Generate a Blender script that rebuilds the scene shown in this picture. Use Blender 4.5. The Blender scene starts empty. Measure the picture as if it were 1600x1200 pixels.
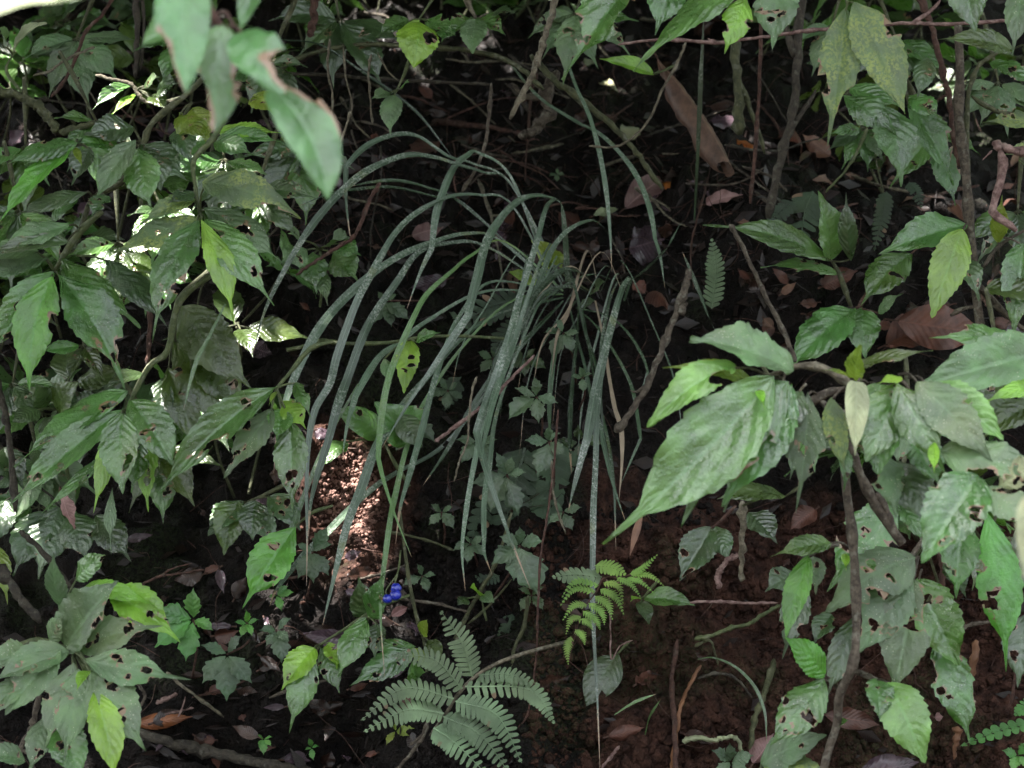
import bpy, math, random
import numpy as np
from mathutils import Vector, Matrix, noise
from mathutils.bvhtree import BVHTree
R = math.radians
SC = bpy.context.scene
COL = SC.collection
rng = random.Random(7)

# ------------------------------------------------------------------ camera
CAM = Vector((0, 0, 1.15)); PITCH = R(-8)
FW = Vector((0, math.cos(PITCH), math.sin(PITCH))); UP = Vector((0, -math.sin(PITCH), math.cos(PITCH))); RT = Vector((1, 0, 0))
cd = bpy.data.cameras.new('camera'); cam = bpy.data.objects.new('camera', cd); COL.objects.link(cam)
cam.location = CAM; cam.rotation_euler = (R(90) + PITCH, 0, 0)
cd.lens = 72; cd.sensor_width = 36; cd.clip_start = 0.05; cd.clip_end = 500
cd.dof.use_dof = True; cd.dof.focus_distance = 2.5; cd.dof.aperture_fstop = 10.5
SC.camera = cam

# ------------------------------------------------------------------ light
SUN_ELEV, SUN_AZ = R(64), R(-102)                 # azimuth measured from +Y towards +X
LS = Vector((math.cos(SUN_ELEV) * math.sin(SUN_AZ), math.cos(SUN_ELEV) * math.cos(SUN_AZ), math.sin(SUN_ELEV)))
w = bpy.data.worlds.new('World'); SC.world = w; w.use_nodes = True
nt = w.node_tree; bg = nt.nodes['Background']
sky = nt.nodes.new('ShaderNodeTexSky'); sky.sky_type = 'NISHITA'; sky.sun_disc = False
sky.sun_elevation = SUN_ELEV; sky.sun_rotation = SUN_AZ; sky.dust_density = 3.0; sky.air_density = 1.0; sky.ozone_density = 0.6
hz = nt.nodes.new('ShaderNodeHueSaturation'); hz.inputs['Saturation'].default_value = 0.33      # sky colour washed out so its light stays near neutral
nt.links.new(sky.outputs[0], hz.inputs['Color']); nt.links.new(hz.outputs[0], bg.inputs[0]); bg.inputs[1].default_value = 0.15
sl = bpy.data.lights.new('sun', 'SUN'); sl.energy = 4.4; sl.angle = R(0.5); sl.color = (1, 0.97, 0.92)
so = bpy.data.objects.new('sun', sl); COL.objects.link(so); so.rotation_euler = LS.to_track_quat('Z', 'Y').to_euler()
vs = SC.view_settings; vs.view_transform = 'Standard'; vs.look = 'None'; vs.gamma = 1; vs.use_curve_mapping = False
vs.exposure = 3.25
SC.cycles.use_denoising = True
SC.cycles.max_bounces = 6; SC.cycles.diffuse_bounces = 3; SC.cycles.glossy_bounces = 2; SC.cycles.transmission_bounces = 3
SC.cycles.sample_clamp_indirect = 6

# ------------------------------------------------------------------ helpers
def P(px, py, d):
    """the point d metres in front of the lens that the photograph shows at (px, py) of its 1600 x 1200"""
    return CAM + FW * d + RT * ((px - 800) / 3200 * d) + UP * ((600 - py) / 3200 * d)
def M(px, d): return px * d / 3200              # pixels to metres at that distance

def tag(o, label=None, cat=None, group=None, kind=None):
    if label: o['label'] = label
    if cat: o['category'] = cat
    if group: o['group'] = group
    if kind: o['kind'] = kind
    return o
def empty(name, loc, label, cat, group=None):
    o = bpy.data.objects.new(name, None); COL.objects.link(o); o.location = loc; o.empty_display_size = 0.02
    return tag(o, label, cat, group)
def mesh_obj(name, verts, faces, mats, parent=None, uv=None, wear=None, mat_idx=None, smooth=True, origin=None):
    me = bpy.data.meshes.new(name)
    V = np.asarray(verts, dtype=np.float64).reshape(-1, 3)
    org = np.array(origin if origin is not None else (parent.location if parent is not None else (0, 0, 0)))
    me.from_pydata((V - org).tolist(), [], faces)
    for m in (mats if isinstance(mats, (list, tuple)) else [mats]): me.materials.append(m)
    if mat_idx is not None: me.polygons.foreach_set('material_index', np.asarray(mat_idx, dtype=np.int32))
    if smooth: me.polygons.foreach_set('use_smooth', np.ones(len(me.polygons), dtype=bool))
    if uv is not None:
        l = me.uv_layers.new(name='UVMap'); vi = np.empty(len(me.loops), dtype=np.int32); me.loops.foreach_get('vertex_index', vi)
        l.data.foreach_set('uv', np.asarray(uv, dtype=np.float32)[vi].ravel())
    if wear is not None:
        a = me.attributes.new('wear', 'FLOAT', 'POINT'); a.data.foreach_set('value', np.asarray(wear, dtype=np.float32))
    o = bpy.data.objects.new(name, me); COL.objects.link(o)
    if parent is not None: o.parent = parent
    elif origin is not None: o.location = origin
    return o

def smooth_path(pts, n):
    """Catmull-Rom through pts (Vectors) resampled to n+1 points"""
    p = [Vector(q) for q in pts]
    if len(p) == 2: return [p[0].lerp(p[1], i / n) for i in range(n + 1)]
    e = [p[0] * 2 - p[1]] + p + [p[-1] * 2 - p[-2]]
    out = []; k = len(p) - 1
    for i in range(n + 1):
        s = i / n * k; j = min(int(s), k - 1); t = s - j
        a, b, c, d = e[j], e[j + 1], e[j + 2], e[j + 3]
        out.append(0.5 * ((2 * b) + (c - a) * t + (2 * a - 5 * b + 4 * c - d) * t * t + (3 * b - a - 3 * c + d) * t ** 3))
    return out
def tube_data(pts, r0, r1=None, sides=7, n=None, rough=0.0, seed=0, knots=0):
    r1 = r0 if r1 is None else r1
    n = n or max(6, 4 * (len(pts) - 1)); q = smooth_path(pts, n)
    V, F, UVs = [], [], []; ref = Vector((0.31, -0.8, 0.52)); rr = random.Random(seed)
    kn = [rr.random() for _ in range(knots)]; L = 0
    if rough > .2:
        jx = [Vector((rr.uniform(-1, 1), rr.uniform(-1, 1), rr.uniform(-1, 1))) * (r0 * .28) for _ in q]; q = [v + j_ for v, j_ in zip(q, jx)]
    for i in range(n + 1):
        t = (q[min(i + 1, n)] - q[max(i - 1, 0)]).normalized()
        a = t.cross(ref)
        if a.length < 1e-3: a = t.cross(Vector((1, 0, 0)))
        a.normalize(); b = t.cross(a); s = i / n
        r = (r0 + (r1 - r0) * s) * (1 + sum(0.45 * math.exp(-((s - k) * n / 0.9) ** 2) for k in kn))
        if rough > .2 and i in (0, n): r *= .45
        elif rough > .2: r *= rr.uniform(.86, 1.14)
        if i: L += (q[i] - q[i - 1]).length
        for j in range(sides):
            th = 2 * math.pi * j / sides
            rj = r * (1 + rough * (rr.random() - 0.5))
            V.append(q[i] + a * (math.cos(th) * rj) + b * (math.sin(th) * rj)); UVs.append((L * 12, j / sides))
    for i in range(n):
        for j in range(sides):
            k = (j + 1) % sides
            F.append((i * sides + j, i * sides + k, (i + 1) * sides + k, (i + 1) * sides + j))
    F.append(tuple(range(sides - 1, -1, -1))); F.append(tuple(n * sides + j for j in range(sides)))
    return [tuple(v) for v in V], F, UVs
def tube(name, pts, r0, r1, mat, parent=None, **k):
    V, F, U = tube_data(pts, r0, r1, **k)
    return mesh_obj(name, V, F, mat, parent, uv=U, origin=None if parent is not None else tuple(pts[0]))
def pxpath(pts, d=None):
    """[(px, py[, d])...] to points"""
    return [P(q[0], q[1], q[2] if len(q) > 2 else d) for q in pts]

# ------------------------------------------------------------------ materials
class G:
    def __init__(s, name):
        s.m = bpy.data.materials.new(name); s.m.use_nodes = True; s.t = s.m.node_tree; s.t.nodes.clear()
        s.out = s.n('OutputMaterial')
    def n(s, ty, **k):
        x = s.t.nodes.new('ShaderNode' + ty)
        for a, b in k.items(): setattr(x, a, b)
        return x
    def l(s, a, b): s.t.links.new(a, b)
    def set(s, sock, v):
        if isinstance(v, bpy.types.NodeSocket): s.l(v, sock)
        elif isinstance(v, tuple) and len(v) == 3 and sock.type == 'RGBA': sock.default_value = (*v, 1)
        else: sock.default_value = v
    def math(s, op, a, b=0.0, c=0.0):
        x = s.n('Math', operation=op)
        for i, v in enumerate((a, b, c)): s.set(x.inputs[i], v)
        return x.outputs[0]
    def mix(s, f, a, b, mode='MIX'):
        x = s.n('Mix', data_type='RGBA', blend_type=mode); s.set(x.inputs[0], f); s.set(x.inputs[6], a); s.set(x.inputs[7], b)
        return x.outputs[2]
    def ramp(s, f, a, b, lo=0.0, hi=1.0):
        x = s.n('MapRange', interpolation_type='SMOOTHSTEP'); s.set(x.inputs[0], f)
        for i, v in zip((1, 2, 3, 4), (a, b, lo, hi)): x.inputs[i].default_value = v
        return x.outputs[0]
    def noise(s, scale, detail=3, vec=None, rough=0.55, out=0):
        x = s.n('TexNoise'); x.inputs['Scale'].default_value = scale; x.inputs['Detail'].default_value = detail; x.inputs['Roughness'].default_value = rough
        if vec is not None: s.l(vec, x.inputs['Vector'])
        return x.outputs[out]
    def obj(s): return s.n('TexCoord').outputs['Object']
    def uv(s): return s.n('TexCoord').outputs['UV']
    def bump(s, h, strength=0.4, dist=0.002, nrm=None):
        x = s.n('Bump'); x.inputs['Strength'].default_value = strength; x.inputs['Distance'].default_value = dist; s.l(h, x.inputs['Height'])
        if nrm is not None: s.l(nrm, x.inputs['Normal'])
        return x.outputs[0]
    def bsdf(s, col, rough=0.5, nrm=None, spec=0.5, transl=0.0, tcol=None):
        p = s.n('BsdfPrincipled'); s.set(p.inputs['Base Color'], col); s.set(p.inputs['Roughness'], rough)
        s.set(p.inputs['Specular IOR Level'], spec)
        if nrm is not None: s.l(nrm, p.inputs['Normal'])
        o = p.outputs[0]
        if transl:
            t = s.n('BsdfTranslucent'); s.set(t.inputs[0], tcol)
            if nrm is not None: s.l(nrm, t.inputs['Normal'])
            mx = s.n('MixShader'); mx.inputs[0].default_value = transl; s.l(o, mx.inputs[1]); s.l(t.outputs[0], mx.inputs[2]); o = mx.outputs[0]
        s.l(o, s.out.inputs[0]); return s.m

def leaf_mat(name, base, tr, transl=0.35, rough=0.22, veins=8, speck=0.4, moss=0.0, dust=0.0, vein_gain=1.5, slope=0.42, wearcol=(0.22, 0.135, 0.075), yellow=0.35, vr=(0.72, 0.58)):
    g = G(name); co = g.obj(); sep = g.n('SeparateXYZ'); g.l(g.uv(), sep.inputs[0])
    u, v = sep.outputs[0], sep.outputs[1]
    av = g.math('ABSOLUTE', g.math('SUBTRACT', g.math('MULTIPLY', v, 2.0), 1.0))
    rnd = g.n('ObjectInfo').outputs['Random']
    wob = g.noise(55, 2, co)
    bend = g.math('MULTIPLY', g.math('ADD', av, g.math('MULTIPLY', g.math('MULTIPLY', av, av), 0.6)), slope * 0.4)
    ph = g.math('ADD', g.math('MULTIPLY', g.math('SUBTRACT', u, bend), float(veins)), g.math('MULTIPLY', wob, 0.55))
    tri = g.math('MULTIPLY', g.math('ABSOLUTE', g.math('SUBTRACT', g.math('FRACT', ph), 0.5)), 2.0)   # 1 on a vein
    lat = g.ramp(tri, 0.90, 0.99)
    mid = g.ramp(av, 0.085, 0.02)
    vn = g.math('MAXIMUM', g.math('MULTIPLY', lat, 0.6), mid)
    fine = g.noise(260, 3, co)
    mott = g.noise(34, 4, co)
    big = g.noise(11, 2, co)
    c = g.mix(g.ramp(mott, 0.35, 0.7), tuple(x * 0.62 for x in base), tuple(x * 1.28 for x in base))
    hv = g.n('HueSaturation'); g.set(hv.inputs['Color'], c)
    g.set(hv.inputs['Hue'], g.math('ADD', 0.474, g.math('MULTIPLY', rnd, 0.03)))
    g.set(hv.inputs['Value'], g.math('ADD', vr[0], g.math('MULTIPLY', g.math('FRACT', g.math('MULTIPLY', rnd, 7.31)), vr[1])))
    c = hv.outputs[0]
    c = g.mix(g.math('MULTIPLY', vn, 0.42), c, tuple(min(1, x * vein_gain + 0.01) for x in base))
    # yellowed patches, pale specks, moss film, dust
    c = g.mix(g.math('MULTIPLY', g.ramp(big, 0.55, 0.75), yellow), c, (base[0] * 2.0 + 0.02, base[1] * 1.25, base[2] * 0.9))
    if speck:
        vo = g.n('TexVoronoi'); vo.inputs['Scale'].default_value = 300; g.l(co, vo.inputs['Vector'])
        sp = g.math('MULTIPLY', g.ramp(vo.outputs['Distance'], 0.24, 0.10), g.ramp(g.noise(45, 2, co), 0.44, 0.62))
        c = g.mix(g.math('MULTIPLY', sp, speck), c, (0.42, 0.45, 0.30))
    if dust:
        c = g.mix(g.math('MULTIPLY', g.ramp(g.noise(26, 5, co, 0.7), 0.35, 0.7), dust), c, (0.19, 0.21, 0.16))
    if moss:
        mk = g.math('MULTIPLY', g.ramp(g.noise(300, 3, co), 0.42, 0.58), g.ramp(g.noise(30, 2, co), 0.36, 0.6))
        c = g.mix(g.math('MULTIPLY', mk, moss), c, (0.27, 0.33, 0.06))
    at = g.n('Attribute', attribute_name='wear'); wr = at.outputs['Fac']
    wr = g.ramp(g.math('ADD', wr, g.math('MULTIPLY', g.math('SUBTRACT', mott, 0.5), 0.7)), 0.38, 0.62)
    c = g.mix(wr, c, wearcol)
    tc = g.mix(wr, g.mix(g.math('MULTIPLY', vn, 0.5), tr, tuple(x * 0.55 for x in tr)), tuple(x * 0.8 for x in wearcol))
    h = g.math('ADD', g.math('MULTIPLY', tri, 0.22), g.math('ADD', g.math('MULTIPLY', fine, 0.55), g.math('MULTIPLY', mott, 0.6)))
    ro = g.math('ADD', rough - 0.10, g.math('MULTIPLY', mott, 0.34))
    return g.bsdf(c, ro, g.bump(h, 0.8, 0.0026), 0.95, transl, tc)
def bark_mat(name, a, b, rough=0.8, scale=70, lich=0.25, lcol=(0.30, 0.30, 0.24)):
    g = G(name); co = g.obj()
    n1 = g.noise(scale * 1.6, 6, co, 0.7); n2 = g.noise(scale * 3.5, 3, co)
    c = g.mix(g.ramp(n1, 0.35, 0.68), a, b)
    c = g.mix(g.math('MULTIPLY', g.ramp(g.noise(scale * 1.4, 3, co), 0.56, 0.66), lich), c, lcol)
    return g.bsdf(c, rough, g.bump(g.math('ADD', n1, g.math('MULTIPLY', n2, 0.5)), 0.9, 0.004), 0.35)
def dead_mat(name, a, b, rough=0.6, transl=0.12):
    g = G(name); co = g.obj(); sep = g.n('SeparateXYZ'); g.l(g.uv(), sep.inputs[0])
    av = g.math('ABSOLUTE', g.math('SUBTRACT', g.math('MULTIPLY', sep.outputs[1], 2.0), 1.0))
    ph = g.math('MULTIPLY', g.math('SUBTRACT', sep.outputs[0], g.math('MULTIPLY', av, 0.2)), 12.0)
    tri = g.math('MULTIPLY', g.math('ABSOLUTE', g.math('SUBTRACT', g.math('FRACT', ph), 0.5)), 2.0)
    vn = g.math('MAXIMUM', g.math('MULTIPLY', g.ramp(tri, 0.85, 1.0), 0.5), g.ramp(av, 0.07, 0.02))
    rnd = g.n('ObjectInfo').outputs['Random']; n1 = g.noise(40, 5, co, 0.65)
    c = g.mix(g.ramp(n1, 0.3, 0.72), a, b)
    hv = g.n('HueSaturation'); g.set(hv.inputs['Color'], c)
    g.set(hv.inputs['Value'], g.math('ADD', 0.55, g.math('MULTIPLY', rnd, 0.8)))
    c = g.mix(g.math('MULTIPLY', vn, 0.4), hv.outputs[0], tuple(x * 1.6 for x in b))
    return g.bsdf(c, rough, g.bump(g.math('ADD', n1, g.math('MULTIPLY', tri, 0.3)), 0.6, 0.002), 0.5, transl, tuple(x * 1.3 for x in b))

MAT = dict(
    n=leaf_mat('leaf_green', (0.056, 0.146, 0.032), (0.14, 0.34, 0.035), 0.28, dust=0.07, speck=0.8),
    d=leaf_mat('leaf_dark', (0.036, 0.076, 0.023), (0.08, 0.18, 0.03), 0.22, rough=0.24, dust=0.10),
    b=leaf_mat('leaf_young_backlit', (0.155, 0.345, 0.034), (0.34, 0.66, 0.04), 0.38, rough=0.32, speck=0.08, vein_gain=1.3, yellow=0.15, vr=(0.95, 0.3)),  # young lime tone, brightened to paint backlight into the leaves
    v=leaf_mat('leaf_vivid_green', (0.072, 0.262, 0.032), (0.18, 0.54, 0.04), 0.36, rough=0.3, speck=0.2, vein_gain=1.3, yellow=0.1, vr=(0.95, 0.3)),  # brightness of strongly lit leaves is put into this green
    p=leaf_mat('leaf_pale_green', (0.135, 0.330, 0.075), (0.24, 0.54, 0.08), 0.34, rough=0.34, speck=0.3, vein_gain=1.3, yellow=0.1, vr=(0.95, 0.3)),
    q=leaf_mat('leaf_fresh_green', (0.064, 0.160, 0.044), (0.17, 0.38, 0.05), 0.30, dust=0.05, speck=0.6),
    k=leaf_mat('leaf_smooth_green', (0.062, 0.170, 0.048), (0.15, 0.36, 0.05), 0.28, rough=0.34, veins=5, speck=0.0, vein_gain=1.25, yellow=0.1),
    y=leaf_mat('leaf_yellow_green', (0.15, 0.23, 0.03), (0.32, 0.5, 0.05), 0.40, speck=0.6, vein_gain=1.3),
    g=leaf_mat('leaf_dusty', (0.066, 0.140, 0.046), (0.13, 0.28, 0.05), 0.22, rough=0.5, speck=0.9, dust=0.26),
    m=leaf_mat('leaf_mossy', (0.070, 0.125, 0.038), (0.18, 0.32, 0.04), 0.30, rough=0.6, speck=0.5, moss=0.75, dust=0.2),
    o=leaf_mat('leaf_olive', (0.050, 0.085, 0.022), (0.15, 0.24, 0.03), 0.35, speck=0.2),
    c=leaf_mat('creeper_leaf', (0.040, 0.092, 0.036), (0.08, 0.2, 0.04), 0.25, rough=0.5, veins=6, dust=0.25, speck=0.3),
    cb=leaf_mat('creeper_leaf_fresh', (0.056, 0.205, 0.034), (0.13, 0.38, 0.05), 0.3, rough=0.5, veins=6, speck=0.1),
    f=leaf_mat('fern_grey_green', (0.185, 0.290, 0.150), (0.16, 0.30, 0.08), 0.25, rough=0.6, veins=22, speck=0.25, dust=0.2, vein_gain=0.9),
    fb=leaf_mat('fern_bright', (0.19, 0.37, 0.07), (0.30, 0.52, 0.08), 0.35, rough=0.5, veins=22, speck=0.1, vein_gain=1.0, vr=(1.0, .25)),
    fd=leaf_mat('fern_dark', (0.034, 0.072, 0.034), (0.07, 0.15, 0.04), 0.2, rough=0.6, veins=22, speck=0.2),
    pale=leaf_mat('leaf_pale_sunlit', (0.26, 0.30, 0.17), (0.3, 0.36, 0.12), 0.3, rough=0.7, speck=0.1, vein_gain=1.2),  # pale leaf tone that also paints the white of sunlit leaves
)
def blade_mat(name, base, dry=0.25, dust=0.5):
    g = G(name); co = g.obj(); sep = g.n('SeparateXYZ'); g.l(g.uv(), sep.inputs[0])
    cmb = g.n('CombineXYZ'); g.set(cmb.inputs[0], g.math('MULTIPLY', sep.outputs[0], 3.0)); g.set(cmb.inputs[1], g.math('MULTIPLY', sep.outputs[1], 26.0))
    rnd = g.n('ObjectInfo').outputs['Random']; g.set(cmb.inputs[2], g.math('MULTIPLY', rnd, 50.0))
    st = g.noise(1.0, 4, cmb.outputs[0], 0.7); n2 = g.noise(260, 4, co, 0.8); n3 = g.noise(16, 2, co)
    c = g.mix(g.ramp(st, 0.36, 0.62), tuple(x * 0.45 for x in base), tuple(x * 1.35 for x in base))
    hv = g.n('HueSaturation'); g.set(hv.inputs['Color'], c)
    g.set(hv.inputs['Value'], g.math('ADD', 0.5, g.math('MULTIPLY', g.math('FRACT', g.math('MULTIPLY', rnd, 5.7)), 1.0)))
    c = g.mix(g.math('MULTIPLY', g.math('ADD', g.math('MULTIPLY', g.ramp(n2, 0.47, 0.60), g.ramp(n3, 0.42, 0.58)), g.math('MULTIPLY', g.ramp(n2, 0.60, 0.66), 0.4)), dust), hv.outputs[0], (0.30, 0.33, 0.28))
    c = g.mix(g.math('MULTIPLY', g.ramp(n3, 0.62, 0.72), 0.4), c, (base[0] * 2.2, base[1] * 1.5, base[2] * 0.6))
    at = g.n('Attribute', attribute_name='wear')
    wr = g.ramp(g.math('ADD', at.outputs['Fac'], g.math('MULTIPLY', g.math('SUBTRACT', n2, 0.5), 0.8)), 0.4, 0.6)
    c = g.mix(wr, c, (0.30, 0.20, 0.13))
    c = g.mix(g.math('MULTIPLY', g.ramp(g.math('ABSOLUTE', g.math('SUBTRACT', sep.outputs[1], 0.5)), 0.07, 0.03), 0.35), c, tuple(x * 1.9 for x in base))
    return g.bsdf(c, 0.27, g.bump(g.math('ADD', st, g.math('MULTIPLY', n2, 0.3)), 0.5, 0.001), 0.9, 0.18, tuple(x * 1.9 for x in base))
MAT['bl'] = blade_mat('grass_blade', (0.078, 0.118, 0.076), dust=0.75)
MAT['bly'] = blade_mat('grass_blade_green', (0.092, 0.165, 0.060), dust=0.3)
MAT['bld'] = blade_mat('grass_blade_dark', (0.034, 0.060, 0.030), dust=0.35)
MAT['dry'] = dead_mat('dry_straw', (0.20, 0.15, 0.10), (0.34, 0.27, 0.19))
MAT['dryo'] = dead_mat('dry_stalk_orange', (0.085, 0.036, 0.016), (0.19, 0.085, 0.038))
MAT['bark'] = bark_mat('bark_grey_brown', (0.032, 0.024, 0.017), (0.105, 0.085, 0.063))
MAT['barkp'] = bark_mat('bark_pale', (0.050, 0.041, 0.027), (0.160, 0.138, 0.095))
MAT['barkd'] = bark_mat('bark_dark', (0.020, 0.016, 0.012), (0.055, 0.045, 0.032), lich=0.12)
MAT['barkr'] = bark_mat('bark_red_brown', (0.030, 0.013, 0.009), (0.085, 0.041, 0.029), lich=0.1)
MAT['stem'] = bark_mat('stem_green', (0.040, 0.058, 0.020), (0.090, 0.105, 0.040), rough=0.55, lich=0.2)
MAT['stemo'] = bark_mat('stem_olive', (0.030, 0.034, 0.014), (0.075, 0.078, 0.034), rough=0.65, lich=0.2)
MAT['pink'] = bark_mat('bark_pinkish', (0.085, 0.045, 0.040), (0.25, 0.165, 0.145), lich=0.1)
MAT['dl'] = dead_mat('dead_leaf_brown', (0.013, 0.006, 0.0045), (0.046, 0.021, 0.014), rough=0.32)
MAT['dlc'] = dead_mat('dead_sheath_brown', (0.040, 0.021, 0.015), (0.135, 0.074, 0.048), rough=0.6)
MAT['dlob'] = dead_mat('dead_leaf_rusty', (0.085, 0.028, 0.012), (0.21, 0.075, 0.028), rough=0.45)
MAT['litter'] = dead_mat('litter_scraps', (0.007, 0.004, 0.0035), (0.026, 0.014, 0.011), rough=0.35)
MAT['dlr'] = dead_mat('dead_leaf_red_brown', (0.040, 0.014, 0.009), (0.110, 0.041, 0.026), rough=0.5)
MAT['dlt'] = dead_mat('dead_leaf_tan', (0.075, 0.036, 0.024), (0.17, 0.090, 0.056), rough=0.55)
MAT['dlo'] = dead_mat('dead_leaf_orange', (0.30, 0.07, 0.012), (0.55, 0.18, 0.03), rough=0.5)
MAT['dlp'] = dead_mat('dead_leaf_purple', (0.035, 0.022, 0.028), (0.10, 0.066, 0.080), rough=0.25)
MAT['dlk'] = dead_mat('dead_leaf_pink', (0.13, 0.062, 0.058), (0.29, 0.17, 0.16), rough=0.55)
def soil_mat():
    g = G('red_soil'); co = g.obj()
    n0 = g.noise(5, 3, co); n1 = g.noise(45, 5, co, 0.7); n2 = g.noise(240, 3, co)
    c = g.mix(g.ramp(n1, 0.32, 0.7), (0.014, 0.0066, 0.005), (0.062, 0.029, 0.020))
    hu = g.mix(g.ramp(n1, 0.3, 0.7), (0.0025, 0.002, 0.0018), (0.0105, 0.007, 0.0055))
    at = g.n('Attribute', attribute_name='wear')            # humus on top plus painted overhang shade; negative is painted sun
    c = g.mix(g.math('MULTIPLY', g.ramp(g.math('MULTIPLY', at.outputs['Fac'], -1.0), 0.15, 0.6), g.ramp(n1, 0.2, 0.6, 0.55, 1.0)), c, (0.25, 0.145, 0.117))   # paler tone that paints the sun patch into the soil
    hm = g.ramp(g.math('ADD', at.outputs['Fac'], g.math('MULTIPLY', g.math('SUBTRACT', n0, 0.5), 0.9)), 0.35, 0.65)
    c = g.mix(hm, c, hu)
    c = g.mix(g.math('MULTIPLY', g.math('MULTIPLY', g.ramp(n0, 0.52, 0.66), g.ramp(n2, 0.4, 0.6)), 0.5), c, (0.026, 0.038, 0.014))
    return g.bsdf(c, g.math('SUBTRACT', 0.95, g.math('MULTIPLY', hm, 0.25)), g.bump(g.math('ADD', n1, g.math('MULTIPLY', n2, 0.8)), 1.0, 0.008), 0.15)
MAT['soil'] = soil_mat()
gb = G('berry_blue'); bn_ = gb.noise(260, 4, gb.obj(), 0.7); MAT['berry'] = gb.bsdf(gb.mix(gb.ramp(bn_, 0.52, 0.75, 0, .45), gb.mix(gb.ramp(gb.noise(90, 2, gb.obj()), 0.3, 0.7), (0.006, 0.009, 0.13), (0.018, 0.028, 0.30)), (0.10, 0.12, 0.30)), gb.ramp(bn_, 0.4, 0.7, 0.22, 0.5), None, 0.6)

# ------------------------------------------------------------------ one leaf
DEF_N = (-FW * 0.80 + Vector((0, 0, 1)) * 0.62).normalized()
def leaf_geo(B, T, wid, N=None, arch=0.10, bow=0.0, fold=0.22, curl=0.12, teeth=9, amp=0.075, peak=0.42, tail=0.16, holes=(), seed=0,
             quilt=0.05, wave=0.03, roll=0.0, boxy=0.88, rim=7.0, nu=52, nv=16, burn=1.0, stalk=None, stalk_r=0.0012, lobes=False):
    rr = random.Random(seed); B, T = Vector(B), Vector(T)
    ax = T - B; L = ax.length; t = ax / L
    N = Vector(N or DEF_N); N = (N - t * N.dot(t))
    if N.length < 0.05: N = Vector((0, 0, 1)) - t * t.z
    N.normalize(); S = t.cross(N)
    u, v = np.meshgrid(np.linspace(0, 1, nu + 1), np.linspace(-1, 1, nv + 1), indexing='ij')
    u = u.copy(); v = v.copy(); inside = np.zeros(u.shape, bool); wear = np.zeros(u.shape)
    for (cu, cv, ru, rv) in holes:
        th = np.arctan2((v - cv) / rv, (u - cu) / ru); p1, p2 = rr.random() * 6, rr.random() * 6
        d = np.hypot((u - cu) / ru, (v - cv) / rv) / (1 + 0.36 * np.sin(2 * th + p1) + 0.24 * np.sin(3 * th + p2) + 0.12 * np.sin(7 * th + p1))
        wear = np.maximum(wear, np.exp(-np.maximum(d - 1, 0) * rim) * 0.62 * burn); inside |= d < 1
    keep = ~(inside[:-1, :-1] & inside[1:, :-1] & inside[1:, 1:] & inside[:-1, 1:])
    for (cu, cv, ru, rv) in holes:                      # pull the ragged rim onto the bite's outline
        d = np.hypot((u - cu) / ru, (v - cv) / rv); k = (d < 1) & (d > 0.25)
        nuu = cu + (u - cu) / np.maximum(d, 1e-3); nvv = cv + (v - cv) / np.maximum(d, 1e-3)
        u = np.where(k, np.clip(nuu, 0, 1), u); v = np.where(k, np.clip(nvv, -1, 1), v)
    end = 1 - tail * 0.9
    e = math.log(0.5) / math.log(min(0.9, peak / end))
    s = np.clip(u / end, 0, 1)
    W = np.maximum(np.sin(np.pi * s ** e), 0) ** boxy
    if tail > 0.02:
        tw = 0.13 * (1 - u) ** 0.7 / (tail ** 0.7) * np.clip((u - 0.3) / 0.3, 0, 1)
        W = np.maximum(W, np.minimum(tw, 0.16))
        W[-1] = 0.01
    av = np.abs(v)
    if teeth:
        ph = u * teeth * (1.0) + np.where(v > 0, 0.37, 0.0)
        saw = ph - np.floor(ph)
        W = W * (1 + amp * (0.55 - saw) * av ** 5 * np.clip((u - 0.10) * 8, 0, 1) * np.clip((end + 0.02 - u) * 9, 0, 1) * -1.6)
    hw = W * wid / 2
    c1 = np.array(B + ax * 0.5 + N * (arch * L * 2) + S * (bow * L * 2)); b0, b2 = np.array(B), np.array(T)
    uu = u[..., None]
    mid = b0 * (1 - uu) ** 2 + c1 * 2 * uu * (1 - uu) + b2 * uu ** 2
    tg = 2 * (1 - uu) * (c1 - b0) + 2 * uu * (b2 - c1); tg /= np.linalg.norm(tg, axis=-1, keepdims=True)
    n0 = np.array(N) - tg * (tg @ np.array(N))[..., None]; n0 /= np.linalg.norm(n0, axis=-1, keepdims=True)
    sd = np.cross(tg, n0)
    p1, p2, tw0 = rr.random() * 6.28, rr.random() * 6.28, (rr.random() - 0.5) * 0.5
    tw = tw0 * (u - 0.3)
    s2 = sd * np.cos(tw)[..., None] + n0 * np.sin(tw)[..., None]; n2 = np.cross(s2, tg) * 1.0
    n2 = n0 * np.cos(tw)[..., None] - sd * np.sin(tw)[..., None]
    ph = 8 * (u - 0.2 * av - 0.1 * av * av) + 0.6 * np.sin(u * 9 + seed) + 0.4 * (v > 0)
    hgt = fold * av * hw - curl * 2 * hw * av ** 2 * 0.5 - quilt * hw * np.cos(2 * np.pi * ph + np.pi) * av * (1.1 - av) * 2
    hgt = hgt + wave * wid * av ** 2 * np.sin(u * 13 + p1 + v * 1.3) + wave * 0.6 * wid * av ** 3 * np.sin(u * 27 + p2 - v * 2)
    lat_ = v * hw
    if roll:
        lat_ = np.sin(v * roll) / roll * hw; hgt = hgt * 0.3 - (1 - np.cos(v * roll)) / roll * hw
    pos = mid + s2 * lat_[..., None] + n2 * hgt[..., None]
    n1 = nv + 1
    F = [(i * n1 + j, (i + 1) * n1 + j, (i + 1) * n1 + j + 1, i * n1 + j + 1) for i in range(nu) for j in range(nv) if keep[i, j]]
    F = [(a, d_, c_, b_) for a, b_, c_, d_ in F]
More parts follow.
